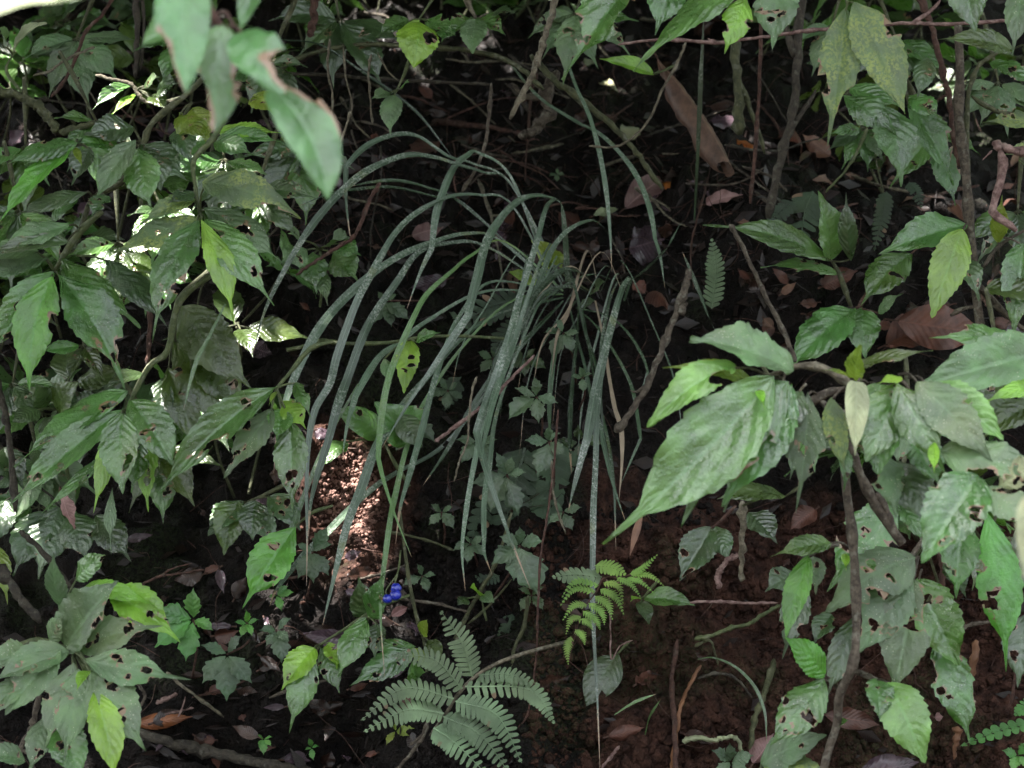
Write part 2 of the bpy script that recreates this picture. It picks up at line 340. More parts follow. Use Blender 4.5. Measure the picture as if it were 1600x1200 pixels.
    uv = np.stack([u, v * 0.5 + 0.5], -1).reshape(-1, 2); V = pos.reshape(-1, 3).tolist(); wr = wear.reshape(-1).tolist(); uv = uv.tolist()
    mi = [0] * len(F)
    if stalk is not None:
        st = Vector(stalk); m = B.lerp(st, 0.5) + N * ((B - st).length * 0.08)
        tv, tf, tu = tube_data([st, m, B + t * (L * 0.03)], stalk_r * 1.25, stalk_r, sides=5, n=5)
        o = len(V); V += tv; F += [tuple(x + o for x in f) for f in tf]; uv += tu; wr += [0] * len(tv); mi += [1] * len(tf)
    return V, F, uv, wr, mi
def rand_holes(rr, k):
    h = []
    for _ in range(k):
        q = rr.random()
        if q < 0.4: h.append((rr.uniform(0.25, 0.85), rr.choice((-1, 1)) * rr.uniform(0.95, 1.2), rr.uniform(0.04, 0.13), rr.uniform(0.2, 0.6)))
        else:
            cu, cv = rr.uniform(0.18, 0.75), rr.uniform(-0.75, 0.75)
            for _ in range(1 if q < .7 else rr.randint(2, 3)): h.append((cu + rr.uniform(-.07, .07), cv + rr.uniform(-.3, .3), rr.uniform(0.026, 0.048), rr.uniform(0.14, 0.3)))
    return h
LEAFN = [0]
def jitN(rr, s=0.22, base=None):
    n = Vector(base or DEF_N) + Vector((rr.uniform(-s, s), rr.uniform(-s, s) * 0.6, rr.uniform(-s, s)))
    return n.normalized()
def put_leaf(parent, bx, by, tx, ty, wpx, st='n', d=2.4, dt=-0.03, nm='leaf', stalk=None, stem='stem', nrm=None, k=None, label=None, **o):
    LEAFN[0] += 1; rr = random.Random(LEAFN[0] * 13 + 5)
    B, T = P(bx, by, d), P(tx, ty, d + dt)
    dm = (d + d + dt) / 2
    hl = o.pop('holes', None)
    if k is not None and 0 < k and nm == 'leaf': k += rr.choice((0, 1, 2))
    if hl is None: hl = rand_holes(rr, k if k is not None else rr.choice((0, 1, 1, 2, 3, 4)))
    a = dict(arch=rr.uniform(0.03, 0.11), bow=rr.uniform(-0.03, 0.03), fold=rr.choice((.12, .25, .4, .6)), curl=rr.uniform(0.05, 0.35), seed=LEAFN[0], holes=hl, teeth=rr.choice((9, 10, 11, 12)), peak=rr.uniform(0.38, 0.46), wave=rr.uniform(0.02, 0.05))
    a.update(o)
    V, F, uv, wr, mi = leaf_geo(B, T, M(wpx, dm) * 1.04, N=nrm or jitN(rr), stalk=stalk, **a)
    ob = mesh_obj(nm, V, F, [MAT[st], MAT[stem]], parent, uv=uv, wear=wr, mat_idx=mi)
    if label: ob['label'] = label
    return ob

def plant(name, label, cat, d, node, leaves, stems=(), group=None, stem='stem', lift=0.007, **defo):
    """a shoot traced at distance d: node (px, py) where leaf stalks meet; leaves back to front; stems [(points, r0 px, r1 px)]"""
    base = pxpath([stems[0][0][0]], d)[0] if stems else P(node[0], node[1], d)
    root = empty(name, base, label, cat, group)
    for i, (pts, r0, r1) in enumerate(stems):
        tube('stem', pxpath(pts, d), M(r0, d) / 2, M(r1, d) / 2, MAT[stem], root, rough=0.12, seed=i + 3, knots=3, sides=8)
    for i, lf in enumerate(leaves):
        bx, by, tx, ty, wp = lf[:5]; st = lf[5] if len(lf) > 5 else 'n'; o = dict(defo); o.update(lf[6] if len(lf) > 6 else {})
        nd = o.pop('node', node); dd = o.pop('d', d - lift * i); sk = None
        if nd and math.hypot(nd[0] - bx, nd[1] - by) > 3 and math.hypot(nd[0] - bx, nd[1] - by) < 90: sk = P(nd[0], nd[1], d)
        put_leaf(root, bx, by, tx, ty, wp, st, dd, stalk=sk, stem=stem, **o)
    return root

# ------------------------------------------------------------------ the bank
PROF = [(1720, 1.95), (1400, 2.42), (1200, 2.58), (1000, 2.68), (850, 2.75), (700, 2.86), (580, 2.95), (500, 2.98), (455, 3.04), (410, 3.2), (330, 3.45), (200, 3.85), (50, 4.4), (-150, 5.2), (-500, 6.6)]
prof = [P(800, py, d) for py, d in PROF]
prof = [(p.y, p.z) for p in prof]
z0 = prof[0][1]
prof = [(-7, z0 - 0.02), (-1, z0 - 0.01), (prof[0][0] - 0.35, z0)] + prof + [(9.5, 5.2), (13, 8.5)]
def prof_at(s, rows):
    return s
seg = [0]
for a, b in zip(prof, prof[1:]): seg.append(seg[-1] + math.hypot(b[0] - a[0], b[1] - a[1]))
S_LO, S_HI = seg[3] - 0.1, seg[-3] + 0.0
ss = np.concatenate([np.linspace(0, S_LO, 24)[:-1], np.linspace(S_LO, S_LO + 1.5, 300)[:-1], np.linspace(S_LO + 1.5, S_HI - 1.6, 170)[:-1], np.linspace(S_HI - 1.6, S_HI, 60)[:-1], np.linspace(S_HI, seg[-1], 20)])
xs = np.concatenate([np.linspace(-9, -1.25, 40)[:-1], np.linspace(-1.25, -.36, 100)[:-1], np.linspace(-.36, -.06, 75)[:-1], np.linspace(-.06, .7, 125)[:-1], np.linspace(.7, 1.25, 60)[:-1], np.linspace(1.25, 9, 40)])
py_ = np.array([p[0] for p in prof]); pz_ = np.array([p[1] for p in prof])
def sm(a):                                   # rounded profile
    k = np.array([1, 2, 3, 2, 1]) / 9.0; return a
YY = np.interp(ss, seg, py_); ZZ = np.interp(ss, seg, pz_)
dy, dz = np.gradient(YY), np.gradient(ZZ); ln = np.hypot(dy, dz) + 1e-9; ny, nz = -dz / ln, dy / ln
edge_s = seg[3 + 8]
TV, TW = [], []
for i, s in enumerate(ss):
    amp = min(1, max(0, (s - S_LO) / 0.4)) + 0.15
    hum_shade = min(1, max(0, (s - edge_s) / 0.22 + 2.35))  # humus on top; its lower reach paints the overhang's black shade
    for x in xs:
        bare = math.exp(-(((x + .215) / .062) ** 2 + ((ZZ[i] - .62) / .10) ** 2))          # where sunlight is painted paler into the bare earth under the clump
        hx = hum_shade if hum_shade > .9 else max(hum_shade, min(.95, max(0, (.16 - x) / .12)) * .85 - bare * 1.2)
        q = Vector((x, YY[i], ZZ[i]))
        h = 0.16 * noise.noise(q * 1.3 + Vector((3, 7, 1))) + 0.075 * noise.noise(q * 4.1) + 0.038 * noise.noise(q * 12) + 0.022 * noise.noise(q * 32) + 0.012 * abs(noise.noise(q * 70)) + 0.006 * noise.noise(q * 150)
        h *= amp
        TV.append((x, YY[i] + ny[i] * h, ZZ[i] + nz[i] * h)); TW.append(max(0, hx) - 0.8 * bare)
nx = len(xs)
TF = [(i * nx + j, i * nx + j + 1, (i + 1) * nx + j + 1, (i + 1) * nx + j) for i in range(len(ss) - 1) for j in range(nx - 1)]
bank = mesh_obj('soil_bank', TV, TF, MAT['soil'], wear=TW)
tag(bank, 'steep bank of red brown soil with dark humus and painted shade on its upper part', kind='structure')
BVH = BVHTree.FromPolygons([Vector(v) for v in TV], TF)
def hit(px, py):
    dr = (P(px, py, 1) - CAM).normalized(); h = BVH.ray_cast(CAM, dr)
    return (h[0], h[1]) if h[0] is not None else (P(px, py, 4), Vector((0, -1, 0)))
def gd(px, py, off=0.01):
    """distance from the lens to the bank at a pixel, less off"""
    p, _ = hit(px, py); return (p - CAM).dot(FW) - off

# ------------------------------------------------------------------ soil crumbs and small litter (uncountable)
def blob(sub=1):
    import bmesh
    bm = bmesh.new(); bmesh.ops.create_icosphere(bm, subdivisions=sub, radius=1)
    v = np.array([list(q.co) for q in bm.verts]); bm.verts.index_update(); f = [[q.index for q in a.verts] for a in bm.faces]; bm.free(); return v, np.array(f)
IV, IF = blob(1)
def scatter_blobs(name, spots, mat, label, soil_tones=None):
    V, F = [], []; npr = np.random.RandomState(3); o = 0
    for (p, r) in spots:
        a = IV * (1 + 0.55 * (npr.rand(len(IV), 1) - 0.5)) * (r * (0.6 + 0.8 * npr.rand(1, 3)))
        V.append(a + np.array(p)); F.append(IF + o); o += len(IV)
    ob = mesh_obj(name, np.concatenate(V), np.concatenate(F).tolist(), mat, wear=np.concatenate([np.full(len(IV), w_) for w_ in soil_tones]) if soil_tones else np.zeros(o))
    return tag(ob, label, kind='stuff')
rc = random.Random(21); sp = []
for _ in range(9500):
    px, py = rc.uniform(640, 1640), rc.uniform(790, 1230)
    p, n = hit(px, py); sp.append((p + n * 0.0005, rc.choice((0.0014, 0.0018, 0.0022, 0.003, 0.004, 0.0075)) * rc.uniform(.6, 1.2)))
for _ in range(1700):
    px, py = rc.gauss(556, 40), rc.gauss(770, 55)
    p, n = hit(px, py); sp.append((p + n * 0.001, rc.choice((0.0009, 0.0012, 0.0015, 0.0019, 0.0036)) * rc.uniform(.7, 1.25)))
for _ in range(1500):
    px, py = rc.uniform(-30, 480), rc.uniform(450, 1230)
    p, n = hit(px, py); sp.append((p, 0.003 * rc.uniform(.5, 1.6)))
scatter_blobs('soil_crumbs', sp, MAT['soil'], 'loose crumbs and clods of red soil all over the bank', [(.9 if p.z > .60 or p.x < .02 else 0) * (1 - math.exp(-(((p.x + .215) / .09) ** 2 + ((p.z - .60) / .14) ** 2))) - 0.8 * math.exp(-(((p.x + .215) / .062) ** 2 + ((p.z - .62) / .10) ** 2)) for p, r in sp])  # crumbs repeat the bank's humus, painted shade and painted sun patch

# fragments of rotted leaf and needle-thin sticks, one mass
V, F, U = [], [], []
for _ in range(6500):
    px, py = rc.uniform(-500, 2100), rc.uniform(-200, 520) if rc.random() < .72 else rc.uniform(520, 1400)
    if py > 520 and 500 < px < 660 and py < 900: continue
    if py > 820 and px > 820 and rc.random() < .7: continue
    p, n = hit(px, py); a = rc.uniform(0, 6.28)
    t = Vector((math.cos(a), math.sin(a) * .8, rc.uniform(-.2, .2))); t = (t - n * t.dot(n)).normalized(); s = n.cross(t)
    L = rc.uniform(.004, .022); wd = L * rc.uniform(.15, .5) if rc.random() < .6 else .0007
    p = p + n * rc.uniform(.001, .008); lift = n * rc.uniform(-.2, .45) * L; o = len(V)
    for q in (p - t * L, p - s * wd + lift * .3, p + t * L + lift, p + s * wd + n * L * .15): V.append(tuple(q))
    U += [(0, .5), (.5, 0), (1, .5), (.5, 1)]; F.append((o, o + 1, o + 2, o + 3))
tag(mesh_obj('leaf_litter', V, F, MAT['litter'], uv=U), 'fine dark litter of leaf scraps and rotted bits over the soil', kind='stuff')
V, F, U = [], [], []
for _ in range(720):                      # hair-thin roots and rotted stalks
    px, py = rc.uniform(-40, 1640), rc.uniform(60, 1220)
    if rc.random() < .6: px, py = rc.uniform(420, 1300), rc.uniform(60, 440)
    p, n = hit(px, py); a = rc.uniform(0, 6.28); q = [p + n * .004]
    t = Vector((math.cos(a), 0.3 * math.sin(a), math.sin(a) * .8))
    for _k in range(4):
        t = (t + Vector((rc.uniform(-.5, .5), rc.uniform(-.5, .2), rc.uniform(-.6, .5)))).normalized()
        q.append(q[-1] + t * rc.uniform(.01, .028))
    tv, tf, tu = tube_data(q, rc.uniform(.0005, .0011), .0004, sides=3, n=8); o = len(V)
    V += tv; F += [tuple(x + o for x in f) for f in tf]; U += tu
tag(mesh_obj('rootlets', V, F, MAT['barkr'], uv=U), 'tangle of hair thin roots and rotted stalks over the bank', kind='stuff')

# ------------------------------------------------------------------ unseen crowns overhead, gaps cut along chosen sun rays to shape the flecks
FLECKS = [(562, 740, .012), (568, 790, .042), (535, 835, .025), (45, 60, .04), (755, 60, .025), (660, 80, -.01), (590, 10, .04), (985, 195, 0), (450, 395, -.01), (25, 1010, .03), (195, 345, .0),
          (1560, 235, .04), (1500, 175, .03), (390, 510, .01), (425, 560, .0), (1130, 185, .02), (60, 190, .03), (270, 350, -.01), (265, 1095, -.01), (510, 5, .04), (345, 830, .02), (400, 840, .01)]
fr_ = random.Random(31)
for _ in range(34): FLECKS.append((fr_.uniform(-20, 1000), fr_.uniform(-20, 120), fr_.uniform(-.025, .004)))
for _ in range(7): FLECKS.append((fr_.uniform(1180, 1620), fr_.uniform(150, 400), fr_.uniform(-.03, -.01)))
for _ in range(5): FLECKS.append((fr_.uniform(-20, 380), fr_.uniform(150, 900), fr_.uniform(-.02, .006)))
rays = []
for px, py, r in FLECKS:
    if (px, py) == (345, 830): rays.append((P(px, py, 2.55), r)); continue
    p, _ = hit(px, py); d = min((p - CAM).dot(FW), 9 if 440 < px < 660 and py > 650 else 2.62 if px < 560 and py > 200 else (p - CAM).dot(FW) - .06 if py < 200 else 3.3)
    rays.append((P(px, py, d), r))
CV, CF = [], []; cr = random.Random(5)
def canopy_leaf(p, L, slope=.5):
    a = cr.uniform(0, 6.28); tx = Vector((math.cos(a), math.sin(a), cr.uniform(-slope, slope))).normalized(); sx = tx.cross(Vector((cr.uniform(-slope, slope), cr.uniform(-slope, slope), 1))).normalized()
    o = len(CV)
    for q in (p - tx * L, p - sx * L * .42, p + tx * L, p + sx * L * .42): CV.append(tuple(q))
    CF.append((o, o + 1, o + 2, o + 3))
for _ in range(26000):
    z = cr.uniform(2.15, 3.3); t = (z - 0.9) / LS.z
    p = Vector((cr.uniform(-2.3, 2.0), cr.uniform(.7, 6.2), 0.9)) + LS * t
    if p.y < (.6 if p.x < -.25 else 1.7) + (z - 2.1) * .2: continue
    L = cr.uniform(.06, .13); ok = True
    for q, r in rays:
        k = (p - q) - LS * (p - q).dot(LS)
        if k.length < r + L * .5: ok = False; break
    if ok: canopy_leaf(p, L)
for _ in range(4200):                      # crowns further up the slope and to both sides
    p = Vector((cr.choice((-1, 1)) * cr.uniform(2.2, 6.5), cr.uniform(1.5, 8), cr.uniform(2.3, 4.6)))
    canopy_leaf(p, cr.uniform(.15, .28))
for _ in range(6500):                      # unseen trees behind the camera, added to block low front sky light
    p = Vector((cr.uniform(-10, 10), cr.uniform(-8.5, -6.5), cr.uniform(0.1, 3.05) ** 2))
    canopy_leaf(p, cr.uniform(.18, .34), 1.2)
for _ in range(3000):
    p = Vector((cr.choice((-1, 1)) * cr.uniform(5.5, 8.5), cr.uniform(-7, 3), cr.uniform(0.1, 5.5)))
    canopy_leaf(p, cr.uniform(.18, .34), 1.2)
tag(mesh_obj('unseen_tree_canopy', CV, CF, MAT['d'], uv=[(0, .5), (.5, 0), (1, .5), (.5, 1)] * (len(CV) // 4)), 'unseen tree crowns added around the bank to shape sun flecks and block sky', kind='stuff')

# ================================================================== leafy shrubs, left side (traced, back to front)
TL = dict(tail=0.22)
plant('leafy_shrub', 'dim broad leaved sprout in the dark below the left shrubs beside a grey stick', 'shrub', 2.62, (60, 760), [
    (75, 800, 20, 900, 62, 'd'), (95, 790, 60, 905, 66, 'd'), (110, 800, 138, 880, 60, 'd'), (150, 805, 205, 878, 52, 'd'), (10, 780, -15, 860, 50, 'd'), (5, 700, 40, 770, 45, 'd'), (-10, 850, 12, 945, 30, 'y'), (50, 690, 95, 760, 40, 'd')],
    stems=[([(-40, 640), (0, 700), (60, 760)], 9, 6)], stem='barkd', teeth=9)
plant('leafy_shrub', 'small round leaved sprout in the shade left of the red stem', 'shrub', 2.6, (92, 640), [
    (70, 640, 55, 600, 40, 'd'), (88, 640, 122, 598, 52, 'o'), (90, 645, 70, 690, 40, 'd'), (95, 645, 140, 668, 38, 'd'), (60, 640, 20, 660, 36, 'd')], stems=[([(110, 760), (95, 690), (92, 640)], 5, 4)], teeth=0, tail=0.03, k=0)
plant('leafy_shrub', 'olive leaved shoot half hidden behind the long left shrub, backlit', 'shrub', 2.52, (275, 490), [
    (300, 540, 378, 650, 70, 'o'), (272, 532, 362, 690, 72, 'o', {'k': 3}), (262, 575, 312, 708, 52, 'o'), (255, 590, 245, 690, 40, 'd'), (285, 478, 393, 608, 78, 'o', {'k': 0, 'tail': .12}), (225, 585, 160, 612, 34, 'd')],
    stems=[([(330, 420), (280, 470), (265, 545), (232, 572), (200, 635)], 9, 7)], stem='stemo', tail=.12)
plant('leafy_shrub', 'upper left shoot with one bright long leaf and matt green neighbours', 'shrub', 2.42, (120, 228), [
    (210, 200, 128, 212, 52, 'd', {'node': (222, 228)}), (190, 232, 112, 225, 50, 'n', {'node': (222, 228)}), (280, 178, 326, 222, 52, 'y', {'node': (300, 160)}), (218, 225, 292, 282, 62, 'd', {'node': (222, 228)}), (275, 205, 300, 262, 40, 'd', {'node': (300, 160)}),
    (226, 230, 252, 300, 62, 'd', {'node': (222, 228), 'tail': .1}), (216, 230, 236, 326, 58, 'n', {'node': (222, 228), 'k': 0, 'tail': .12}), (212, 218, 146, 322, 44, 'g', {'node': (222, 228), 'k': 0}),
    (140, 232, 112, 290, 36, 'd'), (136, 300, 20, 338, 34, 'd', {'node': (145, 310)}), (108, 352, -10, 388, 46, 'g', {'node': (125, 360)}), (108, 378, -30, 408, 34, 'd', {'node': (125, 360)}), (165, 305, 142, 340, 34, 'd', {'node': (145, 310)}),
    (122, 222, 12, 256, 44, 'n', {'k': 1, 'tail': .1}), (119, 228, -5, 355, 46, 'v', {'k': 0, 'fold': .5}), (118, 230, 128, 258, 12, 'y', {'k': 0, 'tail': .05})],
    stems=[([(330, 105), (300, 140), (240, 190), (222, 228), (190, 285), (145, 310), (125, 360), (98, 400)], 9, 8), ([(222, 228), (170, 222), (120, 228)], 4, 3)], stem='stemo')
plant('leafy_shrub', 'left edge shoot with a bright green bitten leaf between two dark ones', 'shrub', 2.40, (85, 425), [
    (165, 405, 262, 512, 52, 'd', {'node': (120, 400)}), (96, 405, 220, 512, 54, 'n'), (75, 402, -30, 440, 46, 'g'), (60, 392, -40, 410, 40, 'g'),
    (84, 425, -22, 560, 58, 'n', {'k': 1}), (90, 427, 197, 613, 80, 'n', {'k': 3, 'tail': .24}), (82, 432, 46, 612, 66, 'v', {'k': 0, 'bow': .05, 'tail': .14, 'holes': [(.42, -1.1, .09, .5)]})],
    stems=[([(160, 330), (125, 362), (98, 402), (85, 425)], 9, 7)], stem='stem')
plant('leafy_shrub', 'left shrub shoot carrying a mossy leaf, eaten leaves and one lime leaf', 'shrub', 2.36, (313, 335), [
    (305, 312, 218, 352, 40, 'm'), (303, 300, 262, 318, 30, 'd'), (318, 325, 440, 410, 60, 'g', {'k': 3}), (312, 340, 178, 395, 58, 'm', {'k': 4, 'tail': .1}), (316, 285, 470, 342, 62, 'm', {'tail': .08, 'arch': .16, 'holes': [(.82, .6, .12, .5), (.7, .9, .06, .4)]}),
    (320, 342, 428, 478, 66, 'n', {'k': 4}), (310, 343, 238, 535, 68, 'n', {'k': 1, 'tail': .22}), (314, 343, 366, 508, 44, 'b', {'k': 0, 'tail': .2, 'fold': .4})],
    stems=[([(352, 185), (330, 220), (303, 250), (305, 290), (313, 338)], 8, 6)], stem='stem')
plant('leafy_shrub', 'left shrub shoot with long drip tipped leaves, one half lime, above the red earth', 'shrub', 2.38, (196, 642), [
    (238, 680, 232, 800, 36, 'b', {'node': (215, 640), 'k': 2}), (222, 690, 205, 770, 40, 'n', {'node': (196, 642)}), (200, 610, 22, 730, 58, 'n', {'k': 1}), (192, 640, 10, 795, 56, 'n', {'k': 3}), (180, 700, 62, 805, 22, 'n'), (176, 762, 174, 866, 20, 'g', {'node': None, 'k': 0, 'tail': .3}),
    (204, 625, 270, 728, 66, 'n', {'k': 2, 'tail': .04}), (184, 650, 146, 802, 34, 'b', {'k': 0, 'fold': .05}), (190, 645, 192, 772, 62, 'n', {'k': 2, 'tail': .08})],
    stems=[([(330, 430), (280, 472), (262, 548), (232, 575), (196, 642)], 9, 7)], stem='stem')
plant('leafy_shrub', 'ragged shoot reaching to the grass blades with a long twisted leaf', 'shrub', 2.36, (432, 607), [
    (463, 597, 487, 655, 24, 'n'), (440, 628, 478, 670, 38, 'b', {'k': 1}), (440, 640, 432, 690, 40, 'n'), (455, 660, 457, 800, 52, 'n', {'k': 1, 'tail': .16}), (426, 640, 350, 748, 52, 'g', {'k': 5, 'tail': .1}), (432, 604, 236, 788, 58, 'n', {'k': 4, 'tail': .2, 'bow': .04}),
    (434, 612, 420, 634, 8, 'y', {'k': 0})], stems=[([(520, 533), (485, 545), (455, 580), (432, 607)], 6, 6)], stem='stem')
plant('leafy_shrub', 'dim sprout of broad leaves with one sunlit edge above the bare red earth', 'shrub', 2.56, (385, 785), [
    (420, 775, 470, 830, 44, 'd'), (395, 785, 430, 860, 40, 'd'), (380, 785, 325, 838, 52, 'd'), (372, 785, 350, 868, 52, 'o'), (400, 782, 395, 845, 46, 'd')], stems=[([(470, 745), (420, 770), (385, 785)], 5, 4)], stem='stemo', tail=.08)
plant('leafy_shrub', 'single large light green leaf with small holes behind the blade tips', 'shrub', 2.52, (470, 815), [
    (462, 822, 378, 952, 66, 'v', {'holes': [(.3, .3, .04, .25), (.6, -.4, .045, .3)], 'tail': .2, 'd': 2.5})], stems=[([(520, 790), (490, 800), (470, 815)], 4, 4)])
plant('leafy_shrub', 'broad heart leaved sprout leaning over the sunlit red earth', 'shrub', 2.68, (600, 690), [
    (600, 680, 520, 640, 52, 'n'), (640, 690, 585, 628, 62, 'n', {'k': 0}), (615, 680, 672, 640, 60, 'n'), (540, 690, 500, 730, 36, 'n'), (625, 650, 660, 700, 40, 'd')], stems=[([(640, 760), (615, 720), (600, 690)], 5, 4)], teeth=0, tail=.04)
# bottom left dusty shrub
plant('leafy_shrub', 'dusty grey green shrub at the bottom left with one hanging lime leaf', 'shrub', 2.2, (118, 1020), [
    (118, 905, 165, 868, 40, 'n', {'node': (100, 962), 'tail': .03, 'holes': [(1, .3, .18, .5)]}), (130, 918, 245, 948, 32, 'b', {'node': (100, 962), 'arch': .16, 'k': 0}), (170, 922, 282, 1004, 62, 'b', {'k': 1, 'tail': .16, 'node': (100, 962)}), (96, 948, 84, 864, 40, 'g', {'k': 0, 'node': (100, 962), 'tail': .12}),
    (78, 1005, 100, 960, 36, 'g', {'k': 2}), (104, 1012, 186, 908, 84, 'g', {'k': 1, 'tail': .03}), (116, 1016, 255, 978, 60, 'g', {'k': 3}),
    (55, 1020, -30, 1040, 52, 'g'), (108, 1018, -20, 1070, 56, 'g', {'k': 2}), (95, 1015, 8, 1118, 62, 'g', {'k': 2, 'tail': .06}), (40, 1060, -30, 1130, 40, 'g'),
    (70, 1120, 45, 1210, 40, 'g'), (95, 1130, 130, 1225, 60, 'n'), (115, 1035, 70, 1170, 62, 'g', {'k': 3}), (122, 1045, 100, 1190, 58, 'g', {'k': 2}), (40, 1190, -30, 1180, 40, 'g'),
    (130, 1030, 298, 1062, 56, 'g', {'k': 2, 'tail': .24}), (142, 1045, 228, 1174, 76, 'g', {'k': 2, 'tail': .14}), (140, 1048, 120, 1080, 20, 'b', {'k': 0}), (147, 1080, 180, 1222, 52, 'b', {'k': 0, 'tail': .12, 'fold': .6})],
    stems=[([(20, 1010), (60, 1000), (95, 1010), (118, 1022), (146, 1078)], 8, 5), ([(70, 1020), (85, 990), (100, 962), (118, 930)], 5, 3)], stem='stem')
# middle low shoot
plant('leafy_shrub', 'low shoot of glossy green leaves below the blue berries', 'shrub', 2.5, (500, 1010), [
    (650, 1010, 562, 1012, 26, 'n', {'node': None}), (580, 968, 600, 895, 40, 'n', {'node': (572, 962)}), (575, 970, 560, 900, 44, 'd', {'d': 2.58, 'node': (572, 962)}), (590, 975, 585, 1030, 30, 'd', {'node': (572, 962)}), (645, 1015, 546, 1072, 46, 'n', {'node': None, 'tail': .1}),
    (512, 1005, 527, 1045, 30, 'b'), (502, 1012, 531, 1084, 34, 'n', {'k': 1}), (572, 965, 528, 1058, 46, 'n', {'node': (572, 962), 'k': 0}), (492, 1012, 440, 1078, 48, 'b', {'k': 1, 'tail': .1}), (490, 1022, 452, 1146, 46, 'n', {'k': 1, 'tail': .2})],
    stems=[([(640, 930), (600, 945), (570, 962), (530, 988), (492, 1012)], 5, 4)], stem='stem', tail=.12)
plant('leafy_shrub', 'upright pale green leaf standing behind the grey green fern', 'shrub', 2.56, (648, 1110), [(650, 1105, 645, 1030, 44, 'n', {'tail': .02, 'k': 0}), (668, 1040, 630, 1010, 22, 'y', {'k': 0})], stems=[([(655, 1160), (648, 1110)], 4, 3)])
plant('leafy_shrub', 'small shoot of two smooth yellow green round leaves under the berries', 'shrub', 2.56, (660, 995), [(660, 992, 668, 968, 24, 'y', {'k': 0}), (668, 1000, 690, 1030, 26, 'o', {'k': 0})], stems=[([(625, 800), (638, 900), (650, 960), (664, 1010), (668, 1060)], 5, 5)], stem='stemo', teeth=0, tail=.02)

# ================================================================== right foreground
plant('leafy_shrub', 'large leaves in the right foreground hanging from a pale arching twig', 'shrub', 1.92, (1210, 588), [
    (1250, 610, 1200, 690, 60, 'd', {'node': (1260, 600)}), (1222, 600, 1130, 800, 96, 'g', {'k': 1, 'node': (1230, 575)}), (1180, 600, 1035, 575, 36, 'y', {'k': 0, 'node': (1230, 575)}),
    (1240, 580, 1078, 530, 84, 'g', {'k': 0, 'tail': .06, 'node': (1230, 575)}), (1238, 602, 1128, 792, 92, 'q', {'k': 0, 'tail': .1}), (1232, 596, 1064, 824, 112, 'q', {'k': 1, 'tail': .16, 'bow': .05}), (1148, 572, 1012, 668, 60, 'p', {'node': (1200, 588), 'tail': .04, 'arch': .16, 'holes': [(.25, -.5, .12, .45)]}),
    (1210, 588, 942, 850, 122, 'q', {'k': 0, 'tail': .2, 'amp': .07, 'teeth': 9, 'fold': .35, 'quilt': .06}), (1185, 610, 1195, 640, 14, 'b', {'k': 0})],
    stems=[([(1380, 640), (1362, 622), (1325, 598), (1285, 575), (1240, 573), (1200, 590), (1180, 602)], 15, 9)], stem='barkp')
plant('leafy_shrub', 'right foreground shrub with a pale folded leaf and torn brown edged leaves', 'shrub', 2.0, (1360, 620), [
    (1610, 545, 1452, 528, 62, 'n', {'d': 2.06, 'node': None}), (1640, 548, 1432, 604, 88, 'g', {'d': 2.03, 'node': None, 'k': 0, 'tail': .05}), (1600, 640, 1450, 650, 50, 'o', {'d': 2.08, 'node': None}), (1640, 600, 1528, 634, 30, 'b', {'node': None, 'k': 0}), (1620, 630, 1530, 690, 46, 'o', {'node': None, 'd': 2.06}),
    (1250, 612, 1232, 690, 30, 'd'), (1262, 612, 1243, 802, 62, 'g', {'tail': .26, 'k': 1, 'node': (1275, 615)}), (1300, 620, 1322, 745, 40, 'm', {'node': (1320, 605)}), (1315, 690, 1318, 770, 22, 'n', {'node': None}),
    (1400, 720, 1450, 830, 70, 'd', {'node': None}), (1370, 700, 1400, 810, 60, 'g', {'node': None, 'k': 3}), (1430, 690, 1470, 760, 60, 'n', {'node': None}),
    (1330, 575, 1458, 548, 28, 'o', {'k': 2, 'node': (1345, 590)}), (1335, 595, 1345, 538, 34, 'y', {'k': 0, 'tail': .03, 'node': (1345, 600)}), (1330, 592, 1285, 578, 12, 'y', {'k': 0}),
    (1375, 600, 1372, 742, 96, 'n', {'k': 1, 'tail': .04, 'node': (1350, 605)}), (1410, 590, 1370, 600, 20, 'b', {'k': 0}), (1405, 600, 1352, 722, 72, 'n', {'tail': .04}),
    (1450, 605, 1568, 688, 62, 'p', {'k': 0, 'tail': .03, 'node': (1420, 590)}), (1400, 598, 1478, 742, 66, 'n', {'k': 0, 'tail': .2}), (1432, 596, 1552, 722, 74, 'g', {'k': 1, 'tail': .12, 'node': (1405, 585)}),
    (1338, 596, 1336, 712, 38, 'pale', {'k': 0, 'tail': .12, 'boxy': .6, 'fold': .7, 'teeth': 0, 'peak': .3, 'node': (1340, 600)}),
    (1470, 704, 1640, 752, 84, 'g', {'node': None, 'holes': [(.45, 1.0, .2, .5), (.75, .9, .12, .4)], 'tail': .05}), (1460, 690, 1460, 740, 18, 'b', {'node': None, 'k': 0}), (1560, 760, 1640, 720, 50, 'pale', {'node': None, 'k': 4}),
    (1528, 742, 1440, 880, 96, 'n', {'k': 1, 'node': None, 'tail': .05}), (1540, 760, 1620, 830, 60, 'g', {'k': 3, 'node': None})],
    stems=[([(1410, 850), (1375, 800), (1350, 755), (1328, 700), (1300, 645), (1275, 620)], 15, 9), ([(1232, 650), (1290, 615), (1320, 608), (1340, 605)], 12, 8), ([(1395, 590), (1415, 600), (1425, 630)], 7, 3), ([(1400, 830), (1390, 810), (1370, 770)], 8, 10)], stem='bark')
